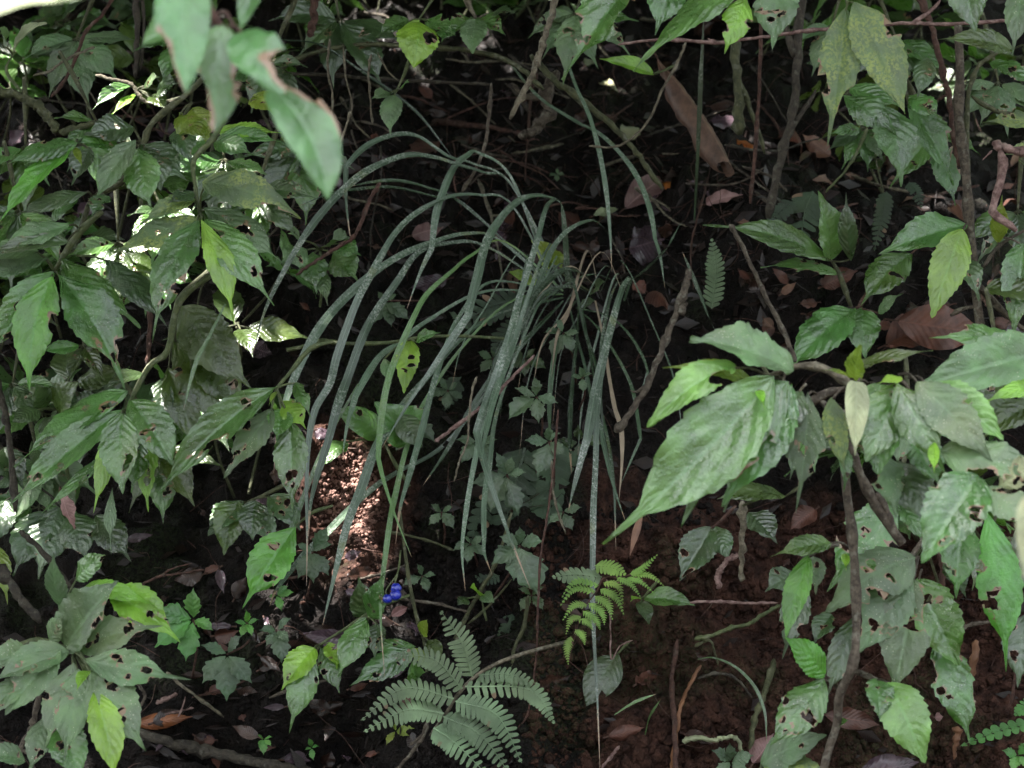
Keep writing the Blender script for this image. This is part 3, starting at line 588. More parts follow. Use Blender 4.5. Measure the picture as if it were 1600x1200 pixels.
# lower right stem plant
plant('leafy_shrub', 'right hand shrub on one upright stem with big holed leaves and a bright low leaf', 'shrub', 2.12, (1334, 900), [
    (1250, 905, 1222, 1030, 46, 'd', {'node': None, 'd': 2.3}), (1240, 895, 1195, 925, 44, 'd', {'node': None, 'd': 2.3}), (1262, 865, 1275, 930, 40, 'g', {'node': (1310, 850)}),
    (1400, 790, 1292, 925, 88, 'n', {'node': None, 'd': 2.22, 'k': 2}), (1340, 960, 1290, 1095, 46, 'd', {'node': None}), (1430, 872, 1290, 958, 90, 'g', {'node': (1435, 870), 'k': 3, 'tail': .05, 'arch': .14}), (1420, 900, 1338, 1022, 76, 'g', {'node': (1435, 870), 'k': 4, 'tail': .05}),
    (1428, 905, 1396, 1082, 84, 'g', {'node': (1435, 870), 'holes': [(.3, .1, .06, .3), (.36, .5, .05, .3), (.42, -.3, .05, .35), (.3, -1, .2, .5)], 'tail': .06}), (1300, 960, 1270, 1010, 36, 'd', {'node': None, 'd': 2.25}), (1315, 985, 1303, 1050, 22, 'n', {'node': None, 'd': 2.25, 'k': 0}),
    (1300, 848, 1203, 870, 40, 'n', {'k': 0, 'tail': .2, 'node': (1325, 855)}), (1320, 865, 1322, 892, 14, 'b', {'k': 0}), (1264, 868, 1228, 996, 40, 'v', {'k': 0, 'tail': .05, 'node': (1310, 852), 'teeth': 12}),
    (1290, 1056, 1226, 996, 50, 'v', {'k': 0, 'tail': .06, 'node': (1310, 1075)}), (1288, 1060, 1203, 1165, 66, 'n', {'k': 4, 'tail': .1, 'node': (1310, 1075)}), (1300, 1135, 1325, 1125, 20, 'n', {'k': 0, 'tail': .02}),
    (1370, 1062, 1375, 1125, 46, 'n', {'k': 3, 'tail': .04, 'node': (1345, 1055)}), (1388, 1066, 1446, 1192, 74, 'p', {'k': 0, 'tail': .03, 'node': (1370, 1062), 'fold': .35, 'arch': .14})],
    stems=[([(1316, 640, 2.0), (1322, 760, 2.0), (1330, 820, 2.0), (1336, 900, 2.0), (1338, 985, 2.0), (1332, 1040, 2.0), (1312, 1085, 2.02), (1308, 1130, 2.04), (1295, 1170, 2.05), (1280, 1230, 2.06)], 13, 13), ([(1334, 1048), (1365, 1060), (1390, 1068)], 7, 5), ([(1312, 1080), (1290, 1056)], 5, 3), ([(1445, 820), (1440, 845), (1415, 885), (1390, 955)], 7, 5)], stem='bark', lift=.004)
plant('leafy_shrub', 'right edge shoot with long hanging leaves, one wavy and down to the dark soil', 'shrub', 2.24, (1500, 800), [
    (1600, 960, 1590, 1075, 60, 'd', {'node': None}), (1590, 820, 1640, 960, 60, 'o', {'node': None}), (1480, 870, 1510, 935, 40, 'd', {'node': None}), (1505, 815, 1494, 938, 60, 'n', {'k': 1}), (1434, 905, 1498, 1040, 74, 'n', {'node': (1440, 890), 'tail': .03, 'k': 1, 'wave': .07}), (1462, 1000, 1516, 1165, 66, 'n', {'node': None, 'tail': .16, 'wave': .08, 'k': 3}),
    (1542, 800, 1572, 1050, 70, 'v', {'k': 1, 'tail': .2})],
    stems=[([(1640, 770), (1560, 795), (1530, 790), (1500, 800), (1440, 870)], 8, 6)], stem='bark')
plant('leafy_shrub', 'bottom edge pair of glossy leaves with pale blotches right of the white curl', 'shrub', 2.12, (1190, 1200), [
    (1188, 1195, 1292, 1148, 52, 'g', {'k': 1, 'tail': .05}), (1185, 1205, 1300, 1215, 70, 'm', {'k': 0, 'tail': .05})], stems=[([(1150, 1240), (1190, 1200)], 6, 5)])
# right middle distance
plant('leafy_shrub', 'mid green shoot of broad leaves on the ground right of the small fern', 'shrub', 2.8, (1300, 408), [
    (1310, 428, 1188, 418, 32, 'n', {'node': (1320, 425), 'k': 3}), (1298, 405, 1278, 298, 54, 'n', {'k': 0, 'tail': .1}), (1296, 408, 1098, 352, 52, 'n', {'k': 0, 'tail': .22, 'arch': .15}), (1330, 408, 1322, 300, 30, 'd')], stems=[([(1330, 480), (1312, 430), (1300, 408)], 6, 5)], stem='stemo')
plant('leafy_shrub', 'two big vein marked leaves spread on the litter behind the pale arching twig', 'shrub', 2.72, (1340, 480), [
    (1425, 395, 1345, 478, 62, 'n', {'node': (1440, 385)}), (1348, 482, 1352, 560, 54, 'n', {'k': 0, 'tail': .06}), (1336, 482, 1236, 575, 72, 'n', {'k': 0, 'tail': .06}), (1372, 490, 1412, 458, 26, 'g', {'k': 0})], stems=[([(1380, 430), (1345, 475), (1330, 520)], 6, 5)], stem='barkr')
plant('leafy_shrub', 'right shrub on the knobbly grey stem with one brilliant yellow green leaf', 'shrub', 2.58, (1510, 350), [
    (1500, 400, 1530, 470, 40, 'd'), (1512, 352, 1372, 398, 62, 'n', {'k': 0, 'tail': .14}), (1600, 380, 1584, 520, 58, 'n', {'k': 2, 'tail': .06, 'node': (1560, 370)}), (1560, 380, 1566, 304, 28, 'y', {'k': 0, 'node': (1560, 400)}), (1540, 450, 1640, 470, 50, 'o', {'node': None}),
    (1504, 358, 1456, 497, 58, 'b', {'k': 0, 'tail': .03, 'teeth': 12})],
    stems=[([(1497, 40), (1500, 110), (1498, 180), (1508, 260), (1514, 340), (1522, 420), (1530, 500), (1542, 545)], 13, 15), ([(1528, 445), (1570, 490), (1620, 530)], 8, 7), ([(1532, 478), (1505, 482), (1485, 493)], 7, 4), ([(1600, 360), (1560, 385), (1535, 420)], 5, 4)], stem='bark')
# top right
plant('leafy_shrub', 'upper right shoot of two moss speckled leaves hanging from a twig', 'shrub', 2.3, (1325, 5), [
    (1322, 12, 1293, 228, 64, 'm', {'tail': .2, 'holes': [(.55, 1.05, .1, .5), (.68, -1.05, .09, .5)]}), (1335, 2, 1414, 178, 80, 'm', {'tail': .08, 'holes': [(.3, -1.05, .09, .45)]})], stems=[([(1315, -40), (1320, -10), (1325, 8)], 6, 5)])
plant('leafy_shrub', 'shaded shoot with a drip tipped leaf hanging under the moss speckled pair', 'shrub', 2.62, (1335, 135), [
    (1450, 90, 1432, 158, 34, 'd', {'node': None}), (1420, 158, 1490, 290, 56, 'n', {'node': None, 'd': 2.66}), (1322, 135, 1412, 168, 40, 'n', {'k': 0}), (1420, 150, 1470, 190, 40, 'n', {'k': 2, 'node': None}), (1318, 150, 1402, 212, 52, 'n', {'k': 0}), (1380, 165, 1408, 292, 70, 'n', {'k': 0, 'tail': .16, 'node': None})], stems=[([(1290, 100), (1335, 135), (1400, 160)], 5, 4)], stem='stemo')
plant('leafy_shrub', 'top right corner shoot with fresh leaves cut by the picture edge', 'shrub', 2.36, (1540, -30), [
    (1585, 78, 1464, 62, 44, 'o', {'node': (1600, 80), 'd': 2.5}), (1500, -50, 1524, 50, 66, 'n', {'k': 0, 'tail': .05}), (1600, -30, 1582, 88, 44, 'g', {'k': 0}), (1545, 98, 1622, 140, 40, 'n', {'node': None, 'd': 2.5}), (1610, 60, 1650, 130, 60, 'n')], stems=[([(1480, -60), (1540, -40), (1640, 20)], 6, 5)], stem='stemo')
plant('leafy_shrub', 'eaten mossy leaf at the right edge above the pink broken branch', 'shrub', 2.55, (1640, 215), [(1640, 200, 1535, 192, 46, 'm', {'k': 5}), (1640, 235, 1560, 245, 30, 'm', {'k': 3}), (1650, 330, 1592, 250, 30, 'n')], stems=[([(1680, 240), (1640, 215)], 5, 4)], stem='stemo')
# top centre
plant('leafy_shrub', 'toothed leaves pointing down from the top edge right of centre', 'shrub', 2.3, (1060, -60), [
    (1055, -40, 1024, 55, 62, 'n', {'k': 0}), (1215, -40, 1207, 78, 68, 'g', {'k': 1}), (990, -35, 878, 125, 84, 'n', {'k': 1, 'tail': .24}), (1170, -30, 990, 112, 58, 'n', {'k': 0, 'tail': .2}), (1166, -2, 1132, 84, 46, 'b', {'holes': [(.6, 1.05, .1, .5), (.4, -1.0, .07, .4)], 'tail': .12, 'teeth': 6})], stems=[([(1220, -60), (1100, -70), (980, -50)], 6, 5)])
plant('leafy_shrub', 'sunlit curled light green leaf over the horizontal olive stem', 'shrub', 2.75, (655, 30), [
    (640, 32, 588, 58, 34, 'n'), (665, 32, 712, 56, 34, 'n', {'k': 2}), (700, 40, 690, 66, 30, 'n'), (655, 34, 646, 108, 66, 'b', {'tail': .02, 'holes': [(.36, -.55, .11, .35)], 'arch': .16})], stems=[([(700, -40), (675, 0), (655, 30)], 4, 3)])
plant('leafy_shrub', 'small shoot with half white lit leaf at the top centre', 'shrub', 2.9, (745, 30), [(735, 28, 700, 60, 34, 'n'), (750, 28, 790, 55, 36, 'n'), (770, 20, 805, 20, 30, 'd'), (743, 30, 738, 84, 42, 'g', {'k': 0, 'tail': .05})], stems=[([(735, -40), (730, 0), (745, 30)], 12, 5)], stem='barkp')
plant('leafy_shrub', 'small hanging shoot of three leaves in front of the dark hollow', 'shrub', 2.8, (622, 140), [(610, 145, 580, 155, 22, 'g', {'k': 0}), (628, 138, 640, 128, 16, 'n'), (616, 148, 610, 210, 36, 'g', {'k': 0, 'tail': .1})], stems=[([(640, 90), (632, 115), (618, 145)], 4, 3)])
plant('leafy_shrub', 'pale narrow leaf lying level left of the curled brown leaf', 'shrub', 2.95, (1030, 110), [(1022, 116, 936, 92, 30, 'b', {'k': 0, 'tail': .1, 'teeth': 0})], stems=[([(1060, 100), (1024, 116)], 3, 3)])
plant('leafy_shrub', 'light yellow green leaves tucked among the blade bases in the middle', 'shrub', 2.93, (850, 410), [(858, 420, 830, 375, 40, 'y', {'k': 0}), (850, 385, 878, 420, 34, 'y', {'k': 0}), (840, 440, 795, 425, 26, 'y', {'k': 1}), (920, 455, 945, 440, 30, 'd'), (905, 490, 930, 470, 30, 'd')], stems=[([(855, 470), (850, 410)], 4, 3)], teeth=0, tail=.04)
plant('leafy_shrub', 'white glazed sunlit leaves of a sprout left of the orange twig', 'shrub', 2.78, (500, 390), [
    (520, 395, 560, 440, 50, 'n'), (490, 395, 495, 460, 44, 'n'), (500, 420, 512, 478, 24, 'd'), (480, 390, 436, 412, 46, 'g', {'k': 1}), (515, 385, 548, 372, 40, 'g'), (530, 380, 565, 400, 34, 'n'), (470, 375, 450, 365, 30, 'g')], stems=[([(500, 480), (505, 430), (500, 390)], 4, 3)], teeth=8, k=0)
plant('leafy_shrub', 'small holed upright leaf hanging among the middle blades', 'shrub', 2.66, (642, 530), [(642, 532, 631, 615, 36, 'b', {'tail': .04, 'holes': [(.35, -.3, .04, .3), (.5, -.4, .04, .3), (.6, .1, .035, .3)]}), (650, 535, 690, 520, 22, 'n'), (600, 560, 612, 600, 20, 'g', {'k': 0})],
      stems=[([(448, 547), (480, 540), (505, 532), (522, 535), (560, 537), (610, 535), (660, 527), (720, 525), (800, 530)], 7, 5)], stem='stem')
plant('leafy_shrub', 'single backlit olive leaf held level under the right foreground leaves', 'shrub', 2.3, (1160, 790), [(1228, 775, 1120, 780, 52, 'o', {'tail': .06, 'k': 0, 'nrm': Vector((0, -.35, .9))})], stems=[([(1250, 760), (1228, 775)], 4, 3)], stem='stemo')
plant('leafy_shrub', 'glossy dark leaf pair with grey eaten tip left of the tan dry stick', 'shrub', 2.5, (1116, 822), [(1118, 822, 1138, 872, 36, 'd', {'k': 0, 'tail': .02}), (1112, 824, 1062, 908, 56, 'd', {'holes': [(.85, -.5, .08, .5), (.6, .6, .045, .3)], 'tail': .1}), (1170, 800, 1215, 850, 50, 'd', {'k': 0, 'node': None, 'd': 2.55})], stems=[([(1150, 790), (1130, 810), (1116, 822)], 4, 3)], stem='barkr')
plant('leafy_shrub', 'small smooth leaved seedling on the red soil right of the bright fern', 'shrub', 2.5, (1003, 936), [(1006, 936, 1086, 946, 34, 'n', {'k': 0, 'tail': .08}), (1002, 940, 1014, 976, 26, 'd', {'k': 0, 'tail': .03}), (1000, 935, 985, 940, 14, 'b', {'k': 0})], stems=[([(1030, 905), (1003, 936)], 3, 3)], teeth=0)
plant('leafy_shrub', 'two leaf seedling with a pale half by the lower dry blade tips', 'shrub', 2.58, (752, 935), [(748, 930, 735, 918, 24, 'b', {'k': 0}), (755, 930, 772, 942, 22, 'g', {'k': 0}), (730, 935, 715, 945, 20, 'd', {'k': 0})], stems=[([(760, 970), (752, 935)], 3, 2)], teeth=0, tail=.03)
plant('leafy_shrub', 'blurred single dark green leaf pressed on the bare soil below the bright fern', 'shrub', 2.56, (960, 1025), [(965, 1022, 915, 1105, 56, 'd', {'k': 0, 'teeth': 0, 'tail': .02})], stems=[([(985, 1000), (965, 1022)], 3, 3)])
# out of focus foreground
plant('leafy_shrub', 'blurred branch of torn brown edged leaves hanging close to the lens', 'shrub', 1.28, (370, 50), [
    (330, 45, 222, 70, 84, 'k', {'quilt': .015, 'd': 1.45, 'k': 0, 'tail': .02}), (420, -60, 372, 58, 40, 'k', {'boxy': .62, 'quilt': .015, 'd': 1.35, 'k': 0}), (352, 40, 335, 208, 88, 'k', {'boxy': .62, 'quilt': .015, 'tail': .03, 'rim': 2.0, 'burn': 1.8, 'holes': [(.7, .9, .25, .6), (.5, -.9, .15, .3)]}), (425, 140, 512, 312, 92, 'k', {'boxy': .62, 'quilt': .015, 'tail': .04, 'rim': 2.5, 'burn': 1.8, 'holes': [(.25, -1, .2, .3)], 'bow': -.05, 'nrm': Vector((.35, -.8, .5))}),
    (375, 50, 448, 150, 80, 'k', {'boxy': .62, 'quilt': .015, 'tail': .02, 'rim': 2.0, 'burn': 1.8, 'holes': [(.75, -.8, .22, .6)]}), (292, -55, 290, 146, 84, 'k', {'boxy': .62, 'quilt': .015, 'tail': .03, 'rim': 1.8, 'burn': 1.8, 'holes': [(.8, .95, .22, .4)], 'bow': .03})],
    stems=[([(318, -60), (322, 0), (345, 40), (374, 54)], 13, 9)], stem='barkr', teeth=0, lift=.012)
plant('leafy_shrub', 'pale blurred leaf crossing the top left corner nearest the lens', 'shrub', 0.72, (-160, 0), [(-175, 24, 130, -8, 92, 'pale', {'k': 0, 'tail': .05, 'teeth': 0, 'arch': .02, 'nrm': Vector((0, -.8, .6))})], stems=[([(-260, 0), (-170, 8)], 8, 8)])
plant('leafy_shrub', 'pale blurred leaf edge at the right border beside long hanging leaves', 'shrub', 1.25, (1610, 740), [(1612, 770, 1598, 905, 46, 'pale', {'k': 0, 'tail': .05, 'teeth': 0}), ], stems=[([(1680, 700), (1612, 770)], 6, 5)])
plant('leafy_shrub', 'small white sunlit leaf on a thin yellow stalk at the upper left', 'shrub', 2.7, (20, 85), [(22, 82, 74, 36, 34, 'pale', {'k': 1, 'tail': .03}), (5, 70, -5, 40, 30, 'g')], stems=[([(40, 150), (10, 112), (22, 82)], 4, 3)], stem='stem')
plant('leafy_shrub', 'glossy narrow leaves with a bright sliver in the dark upper left', 'shrub', 2.62, (215, 140), [(208, 132, 144, 172, 26, 'n', {'k': 0}), (212, 148, 172, 182, 16, 'b', {'k': 0}), (225, 135, 250, 120, 26, 'd'), (235, 150, 262, 175, 30, 'o'), (245, 140, 280, 130, 40, 'd')], stems=[([(290, 150), (250, 160), (215, 140)], 5, 3)], stem='stemo')
plant('leafy_shrub', 'fresh toothed leaves showing just below the blurred branch', 'shrub', 2.5, (345, 205), [(300, 170, 330, 222, 50, 'y', {'k': 1}), (395, 150, 430, 180, 40, 'y', {'k': 1, 'node': None}), (340, 205, 440, 208, 36, 'b', {'k': 1}), (338, 215, 440, 222, 34, 'n', {'k': 0}), (335, 222, 398, 244, 40, 'n', {'k': 0})], stems=[([(300, 180), (345, 205)], 5, 4)], stem='stem')

# ================================================================== creepers with five leaflets
def creeper(label, cx, cy, tips, st, d, w=.5, stem_to=None):
    root = empty('creeper', P(cx, cy, d), label, 'creeper')
    for i, (tx, ty) in enumerate(tips):
        L = math.hypot(tx - cx, ty - cy)
        put_leaf(root, cx + (tx - cx) * .06, cy + (ty - cy) * .06, tx, ty, L * w, st, d - .003 * i, dt=-.012, teeth=5, amp=.22, peak=.5, tail=.10, k=0, nu=24, nv=8, arch=.08)
    if stem_to: tube('stem', pxpath([(cx, cy, d), ((cx + stem_to[0]) / 2 + 6, (cy + stem_to[1]) / 2, d + .03), (stem_to[0], stem_to[1], d + .06)]), M(1.8, d), M(1.8, d), MAT['barkr'], root)
creeper('bright green five leaflet creeper beside the bottom left dusty shrub', 302, 968, [(302, 918), (244, 952), (242, 1012), (290, 1034), (334, 986)], 'cb', 2.42, .55, (300, 1060))
creeper('dark five leaflet creeper right of the bright green creeper', 355, 1022, [(378, 992), (314, 1008), (316, 1068), (354, 1096), (394, 1068)], 'c', 2.5, .5, (390, 1000))
creeper('tiny bright creeper sprig above the dark five leaflet creeper', 386, 974, [(384, 952), (366, 972), (376, 996), (394, 994), (404, 968)], 'cb', 2.52, .5, (400, 1000))
creeper('dusky creeper of hanging leaflets below the lowest blade tips on the left', 432, 985, [(455, 965), (405, 985), (415, 1010), (440, 1036), (452, 1002)], 'c', 2.52, .55, (400, 1010))
creeper('creeper leaflets behind the blades under the sunlit earth', 488, 862, [(512, 822), (520, 850), (514, 900), (490, 912), (465, 905), (462, 850)], 'c', 2.58, .5, (470, 960))
creeper('green creeper sprig just under the dry blade tip on the left', 432, 930, [(452, 915), (460, 925), (440, 955), (420, 935)], 'cb', 2.54, .5)
creeper('grey green creeper rosette nearest the middle hanging blades', 838, 620, [(834, 588), (872, 630), (842, 662), (794, 656), (804, 606)], 'c', 2.62, .55, (845, 690))
creeper('grey green creeper rosette under the middle rosette', 858, 690, [(858, 664), (820, 688), (840, 745), (884, 712), (876, 676)], 'c', 2.62, .55, (862, 780))
creeper('large dusty creeper rosette left of the dark fern', 792, 742, [(775, 706), (736, 756), (765, 802), (810, 806), (822, 738), (800, 712)], 'c', 2.64, .5, (800, 800))
creeper('large grey creeper leaflets above the tallest fern tip', 812, 852, [(850, 846), (812, 822), (768, 882), (802, 908), (840, 930), (780, 838)], 'c', 2.56, .62, (770, 935))
creeper('creeper sprig in the shade of the blade bases', 880, 520, [(850, 520), (862, 560), (895, 552), (905, 520), (868, 498)], 'c', 2.78, .55, (900, 600))
creeper('small creeper sprig left of the long straight blade', 910, 590, [(892, 588), (912, 614), (925, 584), (905, 572)], 'c', 2.7, .6, (905, 640))
creeper('creeper leaves behind the upper blades with one white glint', 600, 470, [(585, 505), (612, 512), (640, 500), (622, 460), (590, 455)], 'c', 2.82, .5, (660, 470))
creeper('dark creeper rosette at the bottom edge by the white curl', 1142, 1190, [(1112, 1172), (1140, 1160), (1178, 1180), (1168, 1212), (1118, 1212)], 'c', 2.46, .6)
creeper('tiny four leaf seedling on the dark soil at the bottom', 487, 1168, [(482, 1152), (498, 1166), (490, 1188), (476, 1172)], 'cb', 2.52, .5)
creeper('tiny seedling on the dark soil left of the low shoot', 412, 1155, [(402, 1148), (426, 1152), (404, 1168), (424, 1166), (412, 1180)], 'cb', 2.5, .5)
creeper('pale seedling with blunt leaves under the grey green fern', 618, 1142, [(648, 1138), (640, 1150), (603, 1165), (618, 1128)], 'y', 2.5, .4)
creeper('tiny clover like seedling on the dark humus in the hollow', 870, 272, [(858, 275), (872, 262), (882, 274), (870, 284)], 'c', gd(870, 272, .01), .7)
creeper('jagged green seedling at the bottom right corner', 1590, 1180, [(1565, 1172), (1580, 1205), (1610, 1200), (1612, 1160)], 'cb', 2.3, .6)

# ================================================================== ferns
def pinna(parent, base, mid, tip, wpx, st, d, n=15, dt=-.02, lobe_w=.62, point=.0, lean=.45, taper=.55, one=None, nm='pinna', rib='stemo'):
    q = smooth_path([P(base[0], base[1], d), P(mid[0], mid[1], d + dt * .3 - .006), P(tip[0], tip[1], d + dt)], 60)
    L = sum((q[i + 1] - q[i]).length for i in range(60)); Wm = M(wpx, d) / 2
    V, F, U, mi, WR = [], [], [], [], []; rr = random.Random(int(base[0] * 7 + tip[1])); N0 = DEF_N
    def fr(s):
        k = min(int(s * 60), 59); p = q[k].lerp(q[k + 1], s * 60 - k); t = (q[k + 1] - q[k]).normalized()
        nn = (N0 - t * t.dot(N0)).normalized(); return p, t, nn, t.cross(nn)
    # rib strip
    o = 0
    for i in range(31):
        p, t, nn, s = fr(i / 30 * .999); wv = Wm * .07 * (1 - .75 * i / 30)
        for j, e in enumerate((-1, 0, 1)): V.append(tuple(p + s * e * wv + nn * (.12 * Wm if e == 0 else .05 * Wm))); U.append((i / 30, .64 + .02 * e))
    for i in range(30):
        for j in range(2): F.append((i * 3 + j, i * 3 + j + 1, (i + 1) * 3 + j + 1, (i + 1) * 3 + j)); mi.append(0)
    pitch = L / n
    for i in range(n):
        s0 = (i + .5) / n
        env = min(1, (s0 / .06) ** .5 if s0 < .06 else 1) * (1 if s0 < taper else max(.08, 1 - ((s0 - taper) / (1 - taper)) ** 1.25 * .93))
        for sg in (-1, 1):
            if one and sg != one: continue
            if rr.random() < .025: continue
            wr_ = rr.uniform(.5, .9) if rr.random() < .05 else rr.uniform(0, .25)
            p, t, nn, s = fr(min(.995, s0 + .02 * sg / n)); ln = Wm * env * rr.uniform(.93, 1.05); hw = pitch * lobe_w * (.55 + .45 * env) * rr.uniform(.92, 1.05)
            dr = (s * sg * 1.0 + t * lean).normalized(); sl = dr.cross(nn); o = len(V); dip = rr.uniform(.05, .22)
            for a, (r, wf) in enumerate(((0, 1.0), (.35, .90), (.66, .86 - .4 * point), (.88, .66 - .45 * point), (1.0, .22))):
                c = p + dr * (ln * r) - nn * (dip * ln * r * r)
                for e in (-1, 0, 1): V.append(tuple(c + sl * (e * hw * .5 * wf) + nn * (.0 if e == 0 else -.08 * hw * wf))); U.append((r * .9, .5 + .5 * e * wf * .98))
            for a in range(4):
                for e in range(2): F.append((o + a * 3 + e, o + (a + 1) * 3 + e, o + (a + 1) * 3 + e + 1, o + a * 3 + e + 1)); mi.append(0)
            WR += [wr_ * .3] * 6 + [wr_] * 9
    return mesh_obj(nm, V, F, [MAT[st]], parent, uv=U, wear=[0] * (len(V) - len(WR)) + WR, mat_idx=mi)
d = 2.3; fr1 = empty('fern', P(878, 1006, d), 'grey green fern frond with scalloped leaflets at the bottom centre', 'fern')
tube('rachis', pxpath([(672, 1150), (680, 1138), (699, 1112), (715, 1086), (748, 1053), (800, 1027), (885, 1003, 2.4)], d), M(2.5, d), M(3.4, d), MAT['barkp'], fr1, sides=6)
for k, (b, m, t, w_) in enumerate([((738, 1057), (722, 1005), (688, 954), 44), ((748, 1055), (795, 1054), (842, 1070), 30), ((727, 1073), (826, 1078), (867, 1131), 38), ((722, 1076), (676, 1030), (610, 1024), 40), ((709, 1092), (632, 1076), (564, 1126), 38), ((693, 1115), (635, 1110), (568, 1144), 42),
                                      ((712, 1096), (776, 1118), (815, 1192), 46), ((693, 1120), (750, 1148), (798, 1212), 44), ((678, 1138), (710, 1160), (765, 1215), 46)]):
    pinna(fr1, b, m, t, w_, 'f', d - .003 * k, n=int(3 + math.hypot(b[0] - t[0], b[1] - t[1]) / 10), lobe_w=.93, lean=.3)
d = 2.36; fr2 = empty('fern', P(943, 903, d), 'bright green fern frond with curled leaflets in front of the long blade', 'fern')
tube('rachis', pxpath([(1000, 893), (970, 902), (943, 903), (933, 923), (913, 950), (900, 987), (888, 1037)], d), M(1.6, d), M(.8, d), MAT['barkr'], fr2, sides=6)
for k, (b, m, t, w_) in enumerate([((935, 915), (900, 908), (877, 934), 15), ((930, 924), (898, 920), (875, 947), 16), ((917, 945), (896, 946), (879, 970), 16), ((907, 963), (892, 968), (884, 992), 15), ((943, 911), (966, 915), (974, 944), 16), ((938, 921), (962, 932), (975, 961), 18),
        ((930, 932), (950, 944), (957, 969), 18), ((920, 943), (940, 955), (945, 977), 18), ((911, 955), (930, 967), (938, 984), 18), ((905, 968), (918, 972), (926, 984), 16), ((899, 984), (910, 992), (914, 1008), 16), ((892, 995), (886, 1014), (888, 1039), 16),
        ((985, 897), (1005, 887), (1028, 866), 18), ((990, 897), (1015, 899), (1038, 916), 14), ((980, 903), (1000, 908), (1021, 926), 14), ((964, 903), (985, 912), (1001, 933), 14)]):
    pinna(fr2, b, m, t, w_ * 1.12, 'fb', d - .002 * k, n=12, lobe_w=.95, point=.8, lean=.7, taper=.3)
pinna(fr2, (940, 902), (900, 898), (862, 902), 34, 'f', d + .01, n=9, lobe_w=1.0); pinna(fr2, (930, 884), (955, 886), (978, 898), 30, 'fb', d + .008, n=9, lobe_w=1.0)
for lab, dd, st, prs in [
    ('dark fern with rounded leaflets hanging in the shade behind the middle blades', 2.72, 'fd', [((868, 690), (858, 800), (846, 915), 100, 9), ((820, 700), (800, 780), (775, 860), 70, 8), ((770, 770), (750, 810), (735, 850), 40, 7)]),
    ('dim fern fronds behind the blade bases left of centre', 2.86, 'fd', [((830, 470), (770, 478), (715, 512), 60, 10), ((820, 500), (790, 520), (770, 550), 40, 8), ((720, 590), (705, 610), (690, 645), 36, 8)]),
    ('slim upright fern frond with tiny teeth left of the mid green shoot', 2.86, 'f', [((1112, 482), (1118, 425), (1112, 372), 34, 15)]),
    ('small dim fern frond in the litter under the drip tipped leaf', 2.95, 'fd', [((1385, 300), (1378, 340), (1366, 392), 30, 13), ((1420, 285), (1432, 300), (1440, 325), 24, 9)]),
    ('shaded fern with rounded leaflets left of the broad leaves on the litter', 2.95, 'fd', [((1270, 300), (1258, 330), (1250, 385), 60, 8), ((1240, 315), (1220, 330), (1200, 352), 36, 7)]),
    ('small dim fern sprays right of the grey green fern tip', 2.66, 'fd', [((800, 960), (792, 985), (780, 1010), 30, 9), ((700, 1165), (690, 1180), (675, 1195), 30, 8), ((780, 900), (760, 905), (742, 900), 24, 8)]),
    ('toothed fern like leaves at the right edge near the bottom', 2.3, 'cb', [((1620, 1128), (1560, 1142), (1500, 1166), 26, 9), ((1620, 1090), (1600, 1105), (1585, 1118), 24, 7)])]:
    f_ = empty('fern', P(prs[0][0][0], prs[0][0][1], dd), lab, 'fern')
    tube('rachis', pxpath([prs[0][0], prs[0][1], prs[0][2]], dd + .004), M(2, dd), M(.8, dd), MAT['stemo'], f_, sides=5)
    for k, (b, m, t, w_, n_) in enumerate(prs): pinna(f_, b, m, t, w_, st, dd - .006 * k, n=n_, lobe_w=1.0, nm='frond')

# ================================================================== the grass clump
def blade(parent, pts, wpx, st='bl', d0=2.8, d1=2.5, dry=0.0, twist=0.25, nm='blade', n=60, start=.34):
    k = len(pts) - 1
    q = smooth_path([P(x, y, d0 + (d1 - d0) * (i / k) ** .75) for i, (x, y) in enumerate(pts)], n)
    rk = random.Random(int(pts[-1][0] * 5 + pts[-1][1]))
    if rk.random() < .3 and n > 40:                      # a blade broken over near its end
        i0 = int(n * rk.uniform(.72, .86)); sh = Vector((rk.uniform(-.5, .5), rk.uniform(-.1, .2), 0))
        for i in range(i0, n + 1): q[i] = q[i] + sh * ((q[i] - q[i0]).length)
    rr = random.Random(int(pts[0][0] * 3 + pts[-1][1] * 11 + wpx)); V, F, U, W = [], [], [], []; dry = dry or rr.choice((.02, .04, .07, .12)); twist = twist * rr.uniform(.6, 2.6)
    wm = M(wpx, (d0 + d1) / 2) / 2 * .86 * rr.uniform(.78, 1.1); ph = rr.uniform(-.6, .6); L = 0
    for i in range(n + 1):
        s = i / n; t = (q[min(i + 1, n)] - q[max(i - 1, 0)]).normalized(); N = DEF_N + Vector((math.sin(ph + s * 3) * twist, 0, 0))
        N = (N - t * t.dot(N)).normalized(); sd = t.cross(N)
        env = min(1, start + (1 - start) * s / .55) * (1 if s < .66 else max(.03, 1 - ((s - .66) / .34) ** 1.4)); hw = wm * env * (1 + .05 * math.sin(s * 40 + ph * 9))
        if i: L += (q[i] - q[i - 1]).length
        kk = min(.0005, hw * .05) * math.sin(s * 23 + ph * 31) * min(1, s * 3)          # small kinks
        q[i] = q[i] + sd * kk
        for e in (-1, -.5, 0, .5, 1):
            V.append(tuple(q[i] + sd * e * hw + N * (abs(e) * hw * .16))); U.append((L * 14, .5 + e / 2)); W.append(max(0, (s - (1 - dry)) / max(dry, 1e-3)) * .95 + .05 if dry and s > 1 - dry else 0)
    for i in range(n):
        for j in range(4): F.append((i * 5 + j, i * 5 + j + 1, (i + 1) * 5 + j + 1, (i + 1) * 5 + j))
    return mesh_obj(nm, V, F, [MAT[st]], parent, uv=U, wear=W, smooth=False)
clump = empty('grass_clump', P(880, 455, 2.95), 'big drooping clump of long narrow grey green blades in the middle of the bank', 'grass clump')
